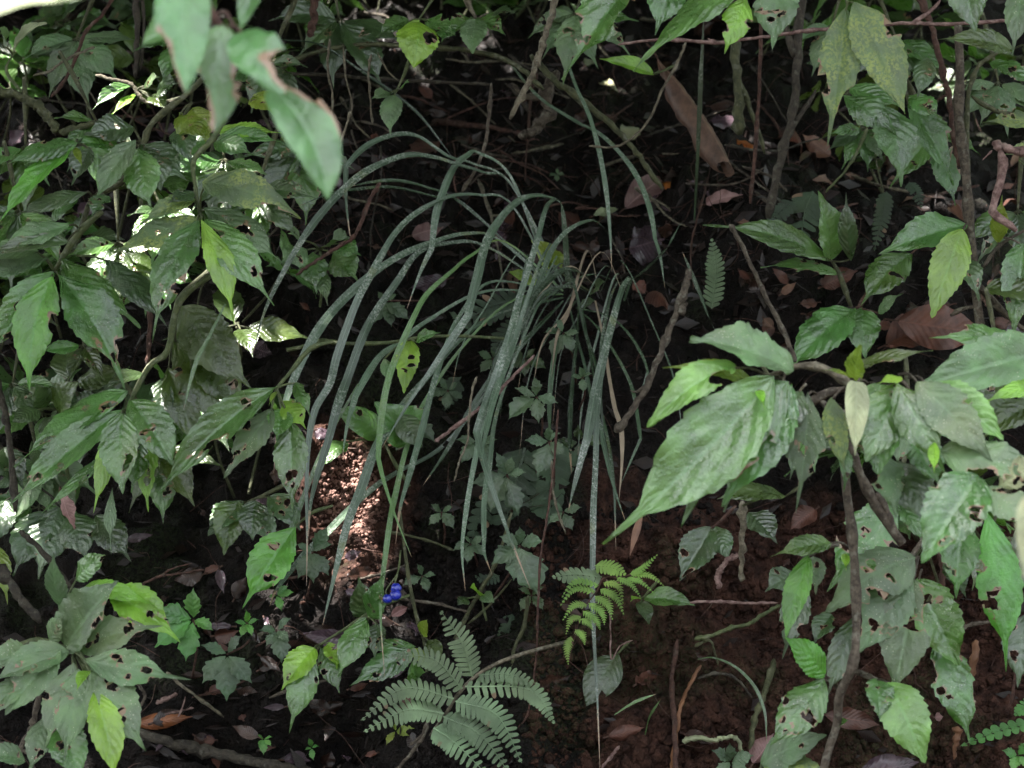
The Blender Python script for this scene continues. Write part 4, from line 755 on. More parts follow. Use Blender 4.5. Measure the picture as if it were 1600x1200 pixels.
BL = [
 ([(880, 440), (800, 290), (740, 256), (700, 244), (655, 214), (620, 210), (580, 224), (550, 249), (522, 287), (497, 327), (470, 385)], 13, 'bl', 2.95, 2.68, 0),
 ([(880, 450), (800, 290), (757, 270), (715, 257), (680, 246), (642, 242), (605, 252), (567, 271), (530, 303), (495, 343), (462, 391), (430, 450), (410, 497), (395, 555)], 14, 'bl', 2.95, 2.5, 0),
 ([(860, 440), (720, 318), (667, 293), (620, 282), (580, 285), (552, 292)], 7, 'bld', 2.95, 2.75, 0),
 ([(860, 450), (730, 322), (682, 308), (630, 295), (595, 292), (555, 296), (517, 302), (462, 324)], 8, 'bld', 2.95, 2.72, 0),
 ([(860, 440), (800, 280), (747, 239), (730, 243), (710, 261), (695, 291), (682, 331), (675, 380), (671, 425), (671, 482)], 15, 'bl', 2.95, 2.7, 0),
 ([(870, 450), (800, 320), (750, 305), (712, 305), (680, 316), (645, 337), (617, 365), (595, 400), (575, 437), (555, 477), (527, 555), (515, 600), (492, 640), (482, 692), (479, 760), (480, 835), (479, 915)], 15, 'bl', 2.92, 2.48, 0),
 ([(870, 455), (780, 375), (730, 365), (680, 377), (630, 397), (585, 425), (540, 465), (510, 498), (485, 535), (462, 585), (445, 630), (430, 685), (422, 742)], 16, 'bl', 2.92, 2.5, .18),
 
 ([(870, 455), (760, 385), (700, 380), (652, 396), (620, 440), (587, 487), (565, 530), (542, 592), (527, 635), (512, 692), (495, 745), (485, 790), (482, 838)], 15, 'bl', 2.9, 2.47, 0),
 
 ([(880, 455), (790, 378), (740, 397), (705, 425), (667, 460), (645, 498), (620, 555), (605, 600), (595, 655), (591, 705), (588, 755), (590, 810), (596, 868)], 14, 'bly', 2.9, 2.46, 0),
 ([(880, 460), (770, 440), (717, 495), (692, 555), (672, 620), (655, 687), (640, 742), (626, 790), (618, 850)], 12, 'bl', 2.9, 2.48, .2),
 ([(880, 460), (800, 470), (720, 545), (662, 630), (645, 670), (630, 717), (617, 775), (610, 810), (602, 865), (596, 920), (595, 972), (601, 1058)], 13, 'bly', 2.88, 2.42, 0),
 ([(880, 460), (760, 455), (670, 500), (625, 535), (595, 556), (570, 592), (550, 630), (530, 668), (512, 720)], 14, 'bl', 2.9, 2.52, 0),
 ([(880, 465), (780, 490), (720, 530), (667, 590), (630, 632), (605, 670), (585, 705), (565, 760), (545, 812), (530, 868), (517, 922), (504, 977)], 18, 'bl', 2.88, 2.45, 0),
 ([(880, 470), (800, 560), (700, 690), (622, 737), (587, 760), (540, 802), (505, 838), (475, 868), (450, 897), (430, 925), (421, 948)], 13, 'bl', 2.88, 2.5, .2),
 ([(560, 600), (510, 690), (472, 782), (457, 825), (440, 870), (428, 900), (427, 918)], 12, 'bly', 2.62, 2.46, .2),
 ([(890, 450), (880, 330), (855, 308), (825, 307), (800, 322), (775, 352), (757, 386), (745, 435), (732, 490), (724, 557), (715, 630), (713, 697)], 17, 'bl', 2.92, 2.5, 0),
 ([(885, 440), (878, 330), (870, 312), (858, 318), (850, 334), (840, 372), (825, 422), (810, 472), (800, 512), (785, 557), (765, 615), (752, 652), (737, 702), (727, 752), (720, 815), (715, 860), (711, 918)], 16, 'bl', 2.9, 2.42, .12),
 ([(860, 380), (840, 420), (800, 540), (775, 612), (760, 672), (752, 720)], 11, 'bl', 2.8, 2.44, 0),
 ([(870, 400), (820, 500), (785, 590), (760, 640), (742, 720), (728, 800), (722, 860), (727, 924)], 10, 'bl', 2.82, 2.45, .1),
 ([(870, 420), (830, 500), (790, 600), (772, 665), (765, 727), (757, 777), (756, 837), (757, 865), (769, 898)], 10, 'bl', 2.85, 2.46, .15),
 
 ([(960, 380), (935, 348), (912, 347), (885, 362), (862, 391), (850, 420), (840, 445), (820, 487), (800, 540)], 11, 'bl', 2.98, 2.7, 0),
 ([(975, 470), (985, 435), (975, 445), (967, 465), (955, 510), (943, 557), (930, 610), (922, 660), (912, 715), (905, 765), (901, 804)], 16, 'bl', 2.86, 2.5, .06),
 ([(965, 440), (955, 462), (948, 490), (940, 540), (938, 602), (932, 660), (930, 727), (927, 790), (926, 860), (925, 930), (928, 1000), (933, 1090), (938, 1215)], 15, 'bl', 2.84, 2.38, 0),
 ([(890, 480), (905, 540), (915, 577), (922, 612), (937, 665), (947, 715), (962, 770), (978, 817)], 12, 'bl', 2.86, 2.52, .1),
 ([(930, 470), (945, 540), (952, 592), (960, 635), (970, 670), (972, 715), (967, 784)], 9, 'dry', 2.8, 2.56, 0),
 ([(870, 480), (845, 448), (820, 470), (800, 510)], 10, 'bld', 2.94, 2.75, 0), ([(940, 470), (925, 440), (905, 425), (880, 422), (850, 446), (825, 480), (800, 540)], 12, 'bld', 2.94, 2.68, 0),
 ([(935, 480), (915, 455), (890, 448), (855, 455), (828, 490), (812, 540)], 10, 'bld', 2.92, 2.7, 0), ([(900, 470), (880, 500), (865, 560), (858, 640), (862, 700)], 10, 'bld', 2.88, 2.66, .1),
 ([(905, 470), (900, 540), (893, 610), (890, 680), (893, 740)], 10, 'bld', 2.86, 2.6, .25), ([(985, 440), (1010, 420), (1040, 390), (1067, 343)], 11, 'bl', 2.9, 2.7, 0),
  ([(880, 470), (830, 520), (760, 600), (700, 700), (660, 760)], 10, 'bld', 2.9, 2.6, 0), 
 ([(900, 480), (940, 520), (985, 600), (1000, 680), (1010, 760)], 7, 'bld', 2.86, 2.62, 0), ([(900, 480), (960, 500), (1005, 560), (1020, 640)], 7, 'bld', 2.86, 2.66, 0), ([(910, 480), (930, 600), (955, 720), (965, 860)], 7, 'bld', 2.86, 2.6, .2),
]
for pts, w_, st, d0, d1, dry in BL: blade(clump, pts, w_, st, d0, d1, dry)
rb = random.Random(44)
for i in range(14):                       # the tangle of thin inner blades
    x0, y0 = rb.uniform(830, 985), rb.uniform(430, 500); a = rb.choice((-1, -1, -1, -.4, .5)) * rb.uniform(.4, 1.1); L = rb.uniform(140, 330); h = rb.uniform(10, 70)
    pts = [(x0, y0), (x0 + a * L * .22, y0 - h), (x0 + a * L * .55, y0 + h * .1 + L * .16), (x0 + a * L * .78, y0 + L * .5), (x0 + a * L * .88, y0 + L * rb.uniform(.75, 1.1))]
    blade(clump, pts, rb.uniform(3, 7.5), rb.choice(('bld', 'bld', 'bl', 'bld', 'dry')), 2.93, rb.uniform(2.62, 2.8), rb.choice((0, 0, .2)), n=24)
upper = empty('grass_clump', P(860, 20, 3.0), 'three long dull blades arching from the top centre across the dark hollow', 'grass clump')
blade(upper, [(862, 10), (885, 90), (900, 135), (920, 180), (936, 235), (947, 300), (953, 360), (956, 425)], 11, 'bl', 3.0, 2.8); blade(upper, [(790, 90), (840, 150), (900, 190), (940, 212), (985, 260), (1012, 318), (1024, 385), (1016, 450)], 12, 'bl', 3.1, 2.75)
blade(upper, [(440, 62), (500, 70), (560, 108), (620, 150), (660, 185), (710, 250)], 9, 'bld', 2.9, 2.9)
for lab, pts, w_, st, d0, d1 in [('short stiff grass blade standing beside the leaning twig', [(1118, 520), (1105, 490), (1085, 440), (1066, 393)], 15, 'bl', 2.72, 2.6), ('bowed green grass blade arching over the bare soil at the lower right', [(1090, 1030), (1115, 1028), (1150, 1043), (1180, 1075), (1195, 1115), (1198, 1160)], 9, 'bly', 2.5, 2.44),
        ('short green grass blade lying on the bare soil', [(960, 1117), (990, 1098), (1026, 1084)], 7, 'bly', 2.5, 2.47), ('short upright grass blade on the bare soil near the orange stalk', [(1008, 1148), (1015, 1120), (1032, 1093)], 6, 'bly', 2.5, 2.47),
        ('thin blade hanging across the olive left shoot', [(352, 475), (330, 520), (305, 570), (287, 640)], 8, 'bly', 2.46, 2.42), ('slim drooping blade right of the left olive shoot', [(348, 480), (340, 520), (333, 560)], 4, 'bld', 2.5, 2.48),
        ('dark upright grass leaf standing in the hollow left of the brown curled leaf', [(1085, 345), (1090, 240), (1094, 140), (1100, 20)], 10, 'bld', 2.95, 2.85)]:
    r_ = empty('grass_tuft', P(pts[0][0], pts[0][1], d0), lab, 'grass blade'); blade(r_, pts, w_, st, d0, d1)

# ------------------------------------------------------------------ words that place the many small things beside something one can find
LMK = [('blurred near branch', 380, 150), ('orange barked twig', 560, 330), ('curled tan leaf', 1085, 190), ('mossy speckled leaves', 1350, 100), ('knobbly grey stem', 1510, 260), ('pink broken stub', 1560, 235), ('olive arched vine', 620, 75), ('hanging tan twig', 840, 90),
       ('thick olive upright stem', 1150, 100), ('upturned pink leaf', 1000, 310), ('dark leaning trunk', 1230, 200), ('brilliant yellow green leaf', 1480, 425), ('broad red brown leaf', 1460, 515), ('leaning knobbed twig', 1025, 560), ('slim upright fern', 1112, 425), ('white hollow leaf', 985, 200),
       ('blue berries', 615, 928), ('mossy log', 320, 1175), ('dark creeper', 355, 1030), ('bright creeper', 295, 970), ('low glossy shoot', 490, 1050), ('grey green fern', 690, 1100), ('bright fern', 940, 930), ('dusty shrub', 120, 1020), ('sunlit red earth', 555, 780), ('lime hanging leaf', 340, 420), ('bitten bright leaf', 60, 510),
       ('left edge branch', 45, 155), ('slanting red twig', 120, 80), ('small white leaf', 48, 60), ('folded wide blade', 850, 330), ('arching dull blades', 950, 260), ('vertical blade', 680, 350), ('bowed grass blade', 1180, 1080), ('orange dry stalk', 1075, 1100), ('upright right stem', 1330, 950), ('wavy hanging leaf', 1480, 1050),
       ('pale arching twig', 1285, 575), ('tan dry stick', 1160, 850), ('white bark curl', 1110, 1155), ('olive backlit shoot', 330, 540), ('left red stem', 233, 520), ('grey left stick', 30, 930), ('toothed top leaves', 930, 50), ('mid green shoot', 1220, 380), ('curled sunlit leaf', 655, 70)]
USED = set()
def where_k(x, y, k):
    n_, lx, ly = sorted(LMK, key=lambda q: math.hypot(q[1] - x, (q[2] - y) * 1.3))[k]; dx, dy = x - lx, y - ly
    if abs(dx) > abs(dy) * 1.6: s_ = 'right of' if dx > 0 else 'left of'
    elif abs(dy) > abs(dx) * 1.6: s_ = 'below' if dy > 0 else 'above'
    else: s_ = ('below and ' if dy > 0 else 'above and ') + ('right of' if dx > 0 else 'left of')
    r_ = math.hypot(dx, dy); return ('just ' if r_ < 55 else 'well ' if r_ > 130 else '') + s_ + ' the ' + n_
def uniq(pre, x, y):
    for k in range(5):
        t = pre + ' ' + where_k(x, y, k)
        if t not in USED and len(t.split()) <= 16: break
    USED.add(t); return t
# ================================================================== fallen leaves
def dead_leaf(bx, by, tx, ty, wpx, st, label, group=None, off=.012, curl=None, up=.0, d=None, **o):
    LEAFN[0] += 1; rr = random.Random(LEAFN[0])
    (p, n), (q, n2) = hit(bx, by), hit(tx, ty)
    if d: p, q = (P(bx, by, d), P(tx, ty, d)) if not isinstance(d, tuple) else (P(bx, by, d[0]), P(tx, ty, d[1]))
    if (p - q).length > .35 and not d: q = p + (q - p).normalized() * .1
    toc = (CAM - p).normalized(); p = p + toc * off + n * .006; q = q + toc * (off + up) + n2 * .008
    nn = (n + n2 + toc * .8 + Vector((rr.uniform(-.4, .4), rr.uniform(-.4, .4), rr.uniform(-.2, .4)))).normalized(); dd = (p - CAM).dot(FW)
    a = dict(arch=rr.uniform(-.02, .12), fold=rr.uniform(-.3, .5), curl=curl if curl is not None else rr.uniform(-.6, .8), wave=rr.uniform(.05, .12), teeth=0, tail=.06, nu=20, nv=8, seed=LEAFN[0], holes=rand_holes(rr, rr.choice((0, 0, 1)))); a.update(o)
    V, F, uv, wr, mi = leaf_geo(p, q, M(wpx, dd), N=nn, stalk=p - (q - p).normalized() * (q - p).length * .15, **a)
    c = p; ob = mesh_obj('dead_leaf', V, F, [MAT[st], MAT['barkr']], uv=uv, wear=wr, mat_idx=mi, origin=tuple(c))
    return tag(ob, label, 'dead leaf', group)
dead_leaf(1024, 98, 1142, 276, 100, 'dlc', 'long curled tan brown leaf leaning in the hollow', off=.03, roll=2.5, d=(3.3, gd(1142, 276, .03)), teeth=0, nu=44, nv=20, holes=[(.1, .9, .12, .5), (.97, .4, .08, .4), (.5, -1, .06, .3)], wave=.16, quilt=.2, peak=.6, tail=.0, arch=.04, boxy=.42)
dead_leaf(1150, 222, 1180, 240, 20, 'dlo', 'bright orange scrap of leaf right of the curled tan leaf')
dead_leaf(1300, 245, 1258, 215, 30, 'dlt', 'tan leaf standing against the dark stem on the right', off=.03)
dead_leaf(1238, 205, 1262, 290, 44, 'dlr', 'upright red brown leaf under the dark stem on the right', off=.04, holes=[])
dead_leaf(1400, 500, 1530, 520, 72, 'dlr', 'broad smooth red brown leaf in front of the knobbly grey stem', off=.10, fold=.05, curl=.1, holes=[])
dead_leaf(1385, 545, 1470, 500, 60, 'dlr', 'dull red brown leaf folded under the broad smooth one', off=.07, fold=.3, holes=[])
dead_leaf(1290, 450, 1345, 425, 34, 'dlr', 'crumpled red brown leaf behind the two vein marked leaves', off=.06)
dead_leaf(1258, 495, 1310, 500, 40, 'dl', 'crumpled brown leaf at the edge of the two vein marked leaves', off=.05)
dead_leaf(1160, 430, 1200, 470, 36, 'dl', 'dark brown leaf beside the mid green shoot')
dead_leaf(975, 330, 1030, 285, 46, 'dlk', 'upturned dull pink leaf between the two arching dull blades', off=.03, holes=[])
dead_leaf(1035, 300, 1048, 280, 18, 'dlo', 'small red scrap beside the upturned pink leaf')
dead_leaf(1105, 322, 1165, 308, 22, 'dlk', 'narrow pale pink leaf lit at the foot of the brown stems', off=.02)
dead_leaf(1155, 190, 1100, 195, 30, 'dlp', 'shiny violet grey leaf under the olive stem', off=.02)
dead_leaf(985, 390, 1045, 375, 70, 'dlp', 'broad dark violet leaf lying behind the blade bases', off=.02, fold=.05, curl=.1)
dead_leaf(640, 238, 690, 225, 36, 'dlr', 'red brown leaf behind the highest arching blade', off=.03)
dead_leaf(640, 370, 690, 360, 30, 'dlk', 'dull pink leaf among the upper blades', off=.03)
dead_leaf(700, 440, 640, 455, 30, 'dlp', 'wet violet leaf with white glints among the upper blades', off=.03)
dead_leaf(790, 345, 770, 395, 34, 'dlp', 'pale violet lit leaf right of the wide bent blade', off=.02)
dead_leaf(770, 410, 795, 400, 22, 'dlp', 'small glossy violet leaf next to the wide bent blade', off=.02)
dead_leaf(800, 430, 812, 475, 20, 'dlt', 'crumpled tan leaf at the foot of the folded wide blade', off=.06)
dead_leaf(990, 445, 1008, 462, 24, 'dlr', 'crumpled red brown leaf hung on the blade base', off=.12)
dead_leaf(1012, 462, 1038, 482, 30, 'dlr', 'crinkled dark red leaf ball beside the leaning twig', off=.12, curl=1.3)
dead_leaf(102, 770, 125, 828, 26, 'dlk', 'pinkish brown dead leaf hanging among the dim left leaves', d=2.5, off=0, holes=[])
dead_leaf(215, 1132, 292, 1122, 26, 'dlob', 'orange brown narrow leaf on the litter above the mossy log', off=.03, fold=.3)
dead_leaf(312, 1160, 345, 1155, 18, 'dlr', 'small dull red leaf just above the mossy log', off=.02)
dead_leaf(340, 990, 375, 980, 26, 'dlr', 'dark red leaf lying between the bright and the dark creeper', off=.02)
dead_leaf(607, 966, 634, 950, 16, 'dlk', 'pinkish narrow leaf under the blue berries', off=.08)
dead_leaf(636, 975, 650, 1000, 24, 'dlp', 'small violet leaf scrap below the blue berries', off=.06)
dead_leaf(345, 895, 352, 922, 16, 'dlp', 'small violet leaf hung from the thin left twig', off=.08)
dead_leaf(540, 872, 560, 858, 16, 'dlp', 'small shiny violet leaf below the sunlit earth', off=.03)
dead_leaf(560, 1000, 470, 985, 30, 'dlp', 'long dark violet leaf behind the low glossy shoot', off=.02)
dead_leaf(1175, 1190, 1205, 1140, 34, 'dlk', 'pinkish tan leaf on the soil right of the white curl', off=.03)
dead_leaf(1345, 1205, 1435, 1190, 44, 'dlp', 'violet brown curved leaf at the bottom edge', off=.12, curl=.8, holes=[])
dead_leaf(1280, 800, 1235, 825, 34, 'dlr', 'red brown leaf behind the top of the upright right stem', off=.08)
dead_leaf(1285, 1120, 1370, 1130, 34, 'dlr', 'dim red brown leaf behind the upright right stem', off=.03)
dead_leaf(955, 1150, 1000, 1135, 24, 'dlr', 'dull red leaf flat on the bare soil', off=.012)
dead_leaf(1000, 1070, 1025, 1055, 28, 'dlr', 'small dim red leaf on the bare soil under the seedling', off=.012)
dead_leaf(845, 1075, 885, 1060, 40, 'dl', 'round brown leaf or clod on soil left of the dark pressed leaf', off=.008, curl=.9)
dead_leaf(1462, 1118, 1478, 1118, 14, 'dlk', 'tiny pale scrap on the dark soil under the wavy leaf', off=.05)
dead_leaf(1005, 805, 980, 870, 12, 'dlt', 'shrivelled straw coloured leaf hanging by the big drip tips', d=2.5, off=0)
dead_leaf(990, 200, 975, 222, 34, 'pale', 'white sunlit leaf lying in the dark hollow', off=.02, holes=[], curl=.2); dead_leaf(940, 135, 965, 148, 16, 'pale', 'little white leaf scrap high in the dark hollow', off=.02)
dead_leaf(925, 342, 968, 332, 18, 'pale', 'half white half green leaf between the wide blade and pink leaf', off=.04, holes=[])
dead_leaf(915, 105, 930, 98, 18, 'pale', 'small white leaf scrap under the drooping toothed leaf', off=.02); dead_leaf(390, 540, 425, 560, 30, 'dlp', 'violet sunlit leaf below the left shoot tip', off=.03)
dead_leaf(1565, 530, 1600, 520, 34, 'dlp', 'silvery crumpled leaf on the ground behind the big right leaf', off=.08)
zones = [('small brown leaf among the dark litter of the upper hollow', 'brown leaves in the upper hollow', 560, 1120, 130, 420, 36, ('dl', 'dl', 'dlr', 'dlp')),
         ('brown leaf among the litter under the right hand shoots', 'brown leaves on the right litter', 1120, 1600, 220, 560, 48, ('dl', 'dlr', 'dlr', 'dlt')),
         ('dark leaf on the shaded ground at the upper edge', 'dark leaves at the upper edge', -20, 1620, -40, 130, 34, ('dl', 'dl', 'dlp')),
         ('dark wet leaf on the slope at the lower left', 'dark leaves at the lower left', 230, 640, 870, 1200, 44, ('dl', 'dlp', 'dl', 'dlr')),
         ('dim leaf on the slope behind the left shrubs', 'dim leaves behind the left shrubs', -20, 520, 200, 860, 32, ('dl', 'dlp', 'dlr')),
         ('small dull leaf on the bare soil at the lower right', 'dull leaves on the bare soil', 820, 1580, 880, 1200, 9, ('dl', 'dlr'))]
rz = random.Random(90)
for lab, grp, x0, x1, y0, y1, n_, sts in zones:
    for _ in range(n_):
        x, y = rz.uniform(x0, x1), rz.uniform(y0, y1); a = rz.uniform(0, 6.28); L = rz.uniform(16, 52)
        dead_leaf(x, y, x + math.cos(a) * L, y + math.sin(a) * L * .55, L * rz.uniform(.32, .6), s_ := rz.choice(sts), uniq(f"{'long' if L > 38 else 'small' if L < 26 else 'middling'} {dict(dl='dark brown', dlr='red brown', dlp='violet brown', dlt='tan')[s_]} dead leaf", x, y), grp, off=rz.uniform(.006, .02), nu=14, nv=6)

# ================================================================== twigs, sticks and vines
def twig(label, pts, w0, w1, st='bark', d=None, side=(), name='twig', knots=3, off=.03, rough=.25, cat='twig', group=None):
    def loc(q): return P(q[0], q[1], q[2] if len(q) > 2 else (d if d else gd(q[0], q[1], off)))
    root = empty(name, loc(pts[0]), label, cat, group); dd = d or gd(*pts[0][:2])
    tube('stem', [loc(q) for q in pts], M(w0, dd) / 2, M(w1, dd) / 2, MAT[st], root, rough=rough, seed=len(label), knots=knots, sides=7, n=7 * (len(pts) - 1))
    for sp_, a, b in side: tube('branch', [loc(q) for q in sp_], M(a, dd) / 2, M(b, dd) / 2, MAT[st], root, rough=rough, seed=3, knots=1, sides=6)
twig('leaning brown twig with a broken knob right of the grass clump', [(1078, 420), (1072, 445), (1055, 492), (1035, 545), (1012, 600), (985, 645), (960, 676)], 11, 11, 'bark', 2.62, [([(1060, 490), (1066, 478), (1074, 472)], 14, 5), ([(1010, 602), (995, 612), (985, 610)], 6, 2)], knots=5)
twig('tan twig with reddish end hanging from the top centre', [(870, -20), (862, 25), (850, 60), (840, 95), (826, 130), (797, 186)], 11, 9, 'barkp', 2.5, [([(845, 80), (838, 88), (835, 95)], 7, 4)])
twig('long pinkish horizontal twig across the upper right', [(965, 70), (1035, 62), (1120, 66), (1200, 57), (1262, 48), (1330, 44), (1420, 36), (1480, 38), (1580, 32)], 5, 7, 'pink', 2.6, [([(1420, 38), (1450, 20), (1470, 0)], 6, 5), ([(1120, 66), (1105, 60)], 5, 2)])
twig('curved tan tendril sweeping below the white leaf in the hollow', [(1072, 66), (1055, 105), (1035, 140), (1015, 185), (985, 218), (955, 230), (920, 228)], 5, 3, 'barkp', 2.85)
twig('olive leaning stem sloping down into the hollow', [(830, 85), (860, 120), (905, 155), (960, 200), (1000, 245), (1035, 295)], 11, 8, 'stemo', 2.98)
twig('thick pale olive upright stem in the upper right hollow', [(1150, -20), (1148, 60), (1152, 130), (1156, 210)], 16, 16, 'stemo', 3.0, [([(1152, 120), (1172, 170), (1196, 240)], 8, 7)])
twig('slim brown upright stem right of the thick olive one', [(1192, -20), (1188, 80), (1184, 180), (1172, 318)], 6, 6, 'barkr', 2.85)
twig('dark leaning trunk left of the mossy speckled leaves', [(1250, -20), (1246, 90), (1240, 170), (1222, 240), (1200, 340)], 15, 13, 'barkd', 2.8, [([(1240, 90), (1228, 40), (1226, -10)], 10, 9), ([(1225, 210), (1250, 180), (1276, 140)], 8, 6)])
twig('red brown wavy stem left of the knobbly grey stem', [(1430, -20), (1455, 40), (1472, 110), (1482, 150), (1490, 215), (1500, 260)], 10, 9, 'barkr', 2.66, [([(1484, 148), (1475, 150), (1465, 156)], 4, 5)])
twig('slim dark stem fork right of the knobbly grey stem', [(1515, 320), (1510, 200), (1520, 120), (1545, 90), (1580, 70)], 8, 6, 'stemo', 2.64, [([(1518, 150), (1560, 175), (1620, 180)], 7, 7)])
twig('broken pink branch stub at the right edge', [(1640, 244), (1600, 238), (1575, 232), (1552, 224)], 11, 15, 'pink', 2.5, [([(1562, 232), (1566, 270), (1552, 330), (1590, 360)], 12, 14), ([(1550, 235), (1535, 250)], 3, 2)])
twig('orange brown thin stick on the right litter', [(1438, 316), (1480, 300), (1530, 290)], 6, 5, 'barkr', None, off=.08)
twig('thin brown leaning stem in front of the right litter', [(1140, 350), (1160, 385), (1195, 460), (1225, 520), (1243, 565)], 7, 8, 'bark', 2.62)
twig('slim yellow green stalk leaning on the right litter', [(1355, 200), (1340, 235), (1322, 265), (1290, 300)], 5, 4, 'stem', 2.8)
twig('horizontal olive vine arching across the upper left hollow', [(400, 150), (440, 108), (480, 86), (540, 72), (600, 70), (680, 74), (740, 80), (800, 98), (850, 140)], 7, 8, 'stemo', 2.95)
twig('second darker vine below the horizontal olive vine', [(440, 115), (520, 118), (600, 124), (680, 128), (770, 132)], 6, 5, 'barkd', 3.05)
twig('orange barked twig bending down left of the blades', [(595, 286), (580, 308), (565, 345), (552, 370), (530, 385), (490, 410), (462, 430)], 7, 5, 'barkr', 2.64)
twig('thin hanging twig from the hollow behind the blurred leaf', [(548, 174), (540, 200), (532, 225), (528, 268)], 4, 3, 'barkp', 2.7)
twig('upright thin twig through the hollow behind the vertical blade', [(768, 130), (764, 180), (758, 225), (745, 260), (722, 300)], 6, 5, 'bark', 2.9)
twig('short reddish brown stick lying in the hollow', [(676, 190), (720, 194), (800, 204)], 9, 8, 'barkr', None, off=.06)
twig('knotted brown root lump below the hanging tan twig', [(870, 110), (852, 145), (856, 180), (830, 205), (812, 212)], 18, 14, 'bark', 3.1, [([(850, 150), (820, 150), (800, 130)], 11, 8)], knots=5)
twig('curved thick olive branch at the upper left edge', [(-20, 143), (20, 147), (55, 162), (75, 185), (92, 206)], 14, 13, 'stemo', 2.66, [([(92, 206), (120, 200), (150, 190)], 12, 9)])
twig('tan curled twig in the dark upper left', [(150, 117), (175, 124), (202, 130), (215, 146), (232, 160), (278, 158)], 6, 5, 'barkp', 2.6)
twig('red brown slanting twig in the dark upper left', [(178, -5), (158, 25), (134, 50), (120, 85), (105, 120), (80, 152)], 6, 5, 'barkr', 2.75)
twig('lighter thin twig crossing the slanting red brown twig', [(52, 118), (80, 110), (100, 95), (135, 78), (148, 74)], 4, 4, 'barkp', 2.72)
twig('pair of dark upright stems at the top left', [(214, -20), (214, 60), (212, 120)], 9, 8, 'barkd', 2.85, [([(222, -20), (224, 50), (220, 110)], 5, 4)])
twig('brown stump like root left of the blurred branch top', [(492, -10), (490, 30), (484, 56)], 14, 10, 'barkr', 2.9)
twig('two thin hanging brown roots behind the blurred leaf', [(515, 60), (512, 110), (520, 150), (516, 190)], 4, 3, 'barkp', 2.85, [([(536, 70), (540, 120), (550, 160), (548, 180)], 3, 2)])
twig('pair of thin roots draped from the small hanging shoot', [(580, 85), (576, 110), (578, 150), (582, 195)], 4, 3, 'barkp', 2.84, [([(590, 82), (605, 110), (622, 126)], 3, 2)])
twig('dark brown upright stem at the left edge', [(-5, 590), (6, 640), (15, 690), (25, 800)], 11, 10, 'barkd', 2.55)
twig('dull red stem behind the left olive shoot', [(236, 460), (234, 510), (230, 572)], 7, 7, 'barkr', 2.58)
twig('grey brown stick slanting in from the left edge', [(-20, 868), (0, 890), (28, 930), (62, 972)], 14, 13, 'barkd', 2.4)
twig('dark stick crossing behind the lower left dusty shrub', [(30, 830), (60, 855), (100, 905), (125, 935)], 9, 8, 'barkd', 2.5)
twig('thin reddish twig with forked tip left of the bare earth', [(212, 920), (232, 908), (248, 901), (280, 896), (320, 890)], 5, 3, 'barkr', 2.48, [([(248, 901), (270, 888), (300, 880)], 3, 2)])
twig('brown upright twig with pale broken joint under the dusty shrub', [(62, 1060), (58, 1100), (50, 1135), (34, 1165), (24, 1200)], 9, 8, 'bark', 2.3, [([(30, 1168), (10, 1164), (-10, 1158)], 6, 6), ([(30, 1170), (45, 1178)], 6, 4)])
twig('mossy dark log lying along the bottom left edge', [(205, 1142), (255, 1158), (310, 1172), (370, 1185), (430, 1196), (500, 1212)], 15, 17, 'barkd', None, name='rotting_log', off=.05, cat='log')
twig('white lit broken stick on the litter above the mossy log', [(244, 1100), (258, 1092), (276, 1084)], 7, 6, 'pink', None, off=.05)
twig('thin pale sticks crossing on the litter above the mossy log', [(258, 1116), (285, 1110), (302, 1106)], 3, 3, 'pink', None, [([(278, 1120), (285, 1105), (290, 1088)], 3, 2)], off=.05)
twig('curled grey brown twig under the drip tipped dusty leaf', [(200, 1048), (215, 1068), (226, 1085), (222, 1100), (212, 1108)], 6, 4, 'bark', None, off=.06)
twig('thin olive vine running behind the fern to the right', [(1, 0), (2, 1)] if False else [(640, 1165), (660, 1148), (668, 1128), (690, 1120)], 5, 5, 'bark', 2.4)
twig('mossy stick leaning behind the grey green fern', [(610, 1215), (640, 1180), (662, 1150), (668, 1130)], 6, 5, 'bark', 2.4)
twig('tall dark slanting stick rising from behind the fern', [(700, 1030), (725, 970), (755, 915), (775, 880), (800, 800)], 8, 5, 'stemo', 2.6, [([(730, 975), (765, 945), (800, 905)], 4, 3)])
twig('horizontal mossy rootlet right of the blue berries', [(600, 930), (640, 938), (690, 945), (735, 958)], 5, 4, 'bark', 2.6)
twig('dark root line along the shaded bank above the berries', [(600, 830), (660, 842), (710, 860)], 4, 4, 'stemo', 2.66)
twig('pale pink stalk crossing the middle blades', [(680, 690), (700, 675), (740, 645), (770, 622), (800, 590), (835, 555)], 6, 5, 'pink', 2.6)
twig('crooked straw root hanging left of the wide blade', [(745, 588), (738, 610), (733, 650), (730, 690), (718, 720), (710, 752)], 4, 3, 'barkp', 2.44)
twig('thin reddish hanging root down the middle of the bank', [(872, 640), (866, 720), (856, 800), (845, 870), (840, 960), (838, 1020), (826, 1110), (806, 1140)], 4, 3, 'barkr', 2.5)
twig('straw coloured hanging root ending in a hook by the dark fern', [(862, 720), (863, 760), (872, 800), (884, 835)], 4, 3, 'barkp', 2.56)
twig('thin pale hanging root on the bare soil below the fern', [(948, 905), (952, 940), (954, 985), (955, 1030), (968, 1010), (988, 1000)], 3, 2, 'pink', 2.5)
twig('grey root running down the dark bank left of the bare soil', [(825, 930), (818, 980), (802, 1020), (806, 1080), (815, 1110), (825, 1140)], 7, 4, 'stemo', 2.58)
twig('tan dry mould tipped stick hanging in the right middle', [(1160, 782), (1160, 830), (1159, 870), (1158, 910)], 12, 7, 'barkp', 2.42)
twig('curved pale brown twig left of the tan dry stick', [(1153, 868), (1138, 874), (1126, 890), (1121, 905), (1126, 920)], 8, 9, 'pink', 2.46)
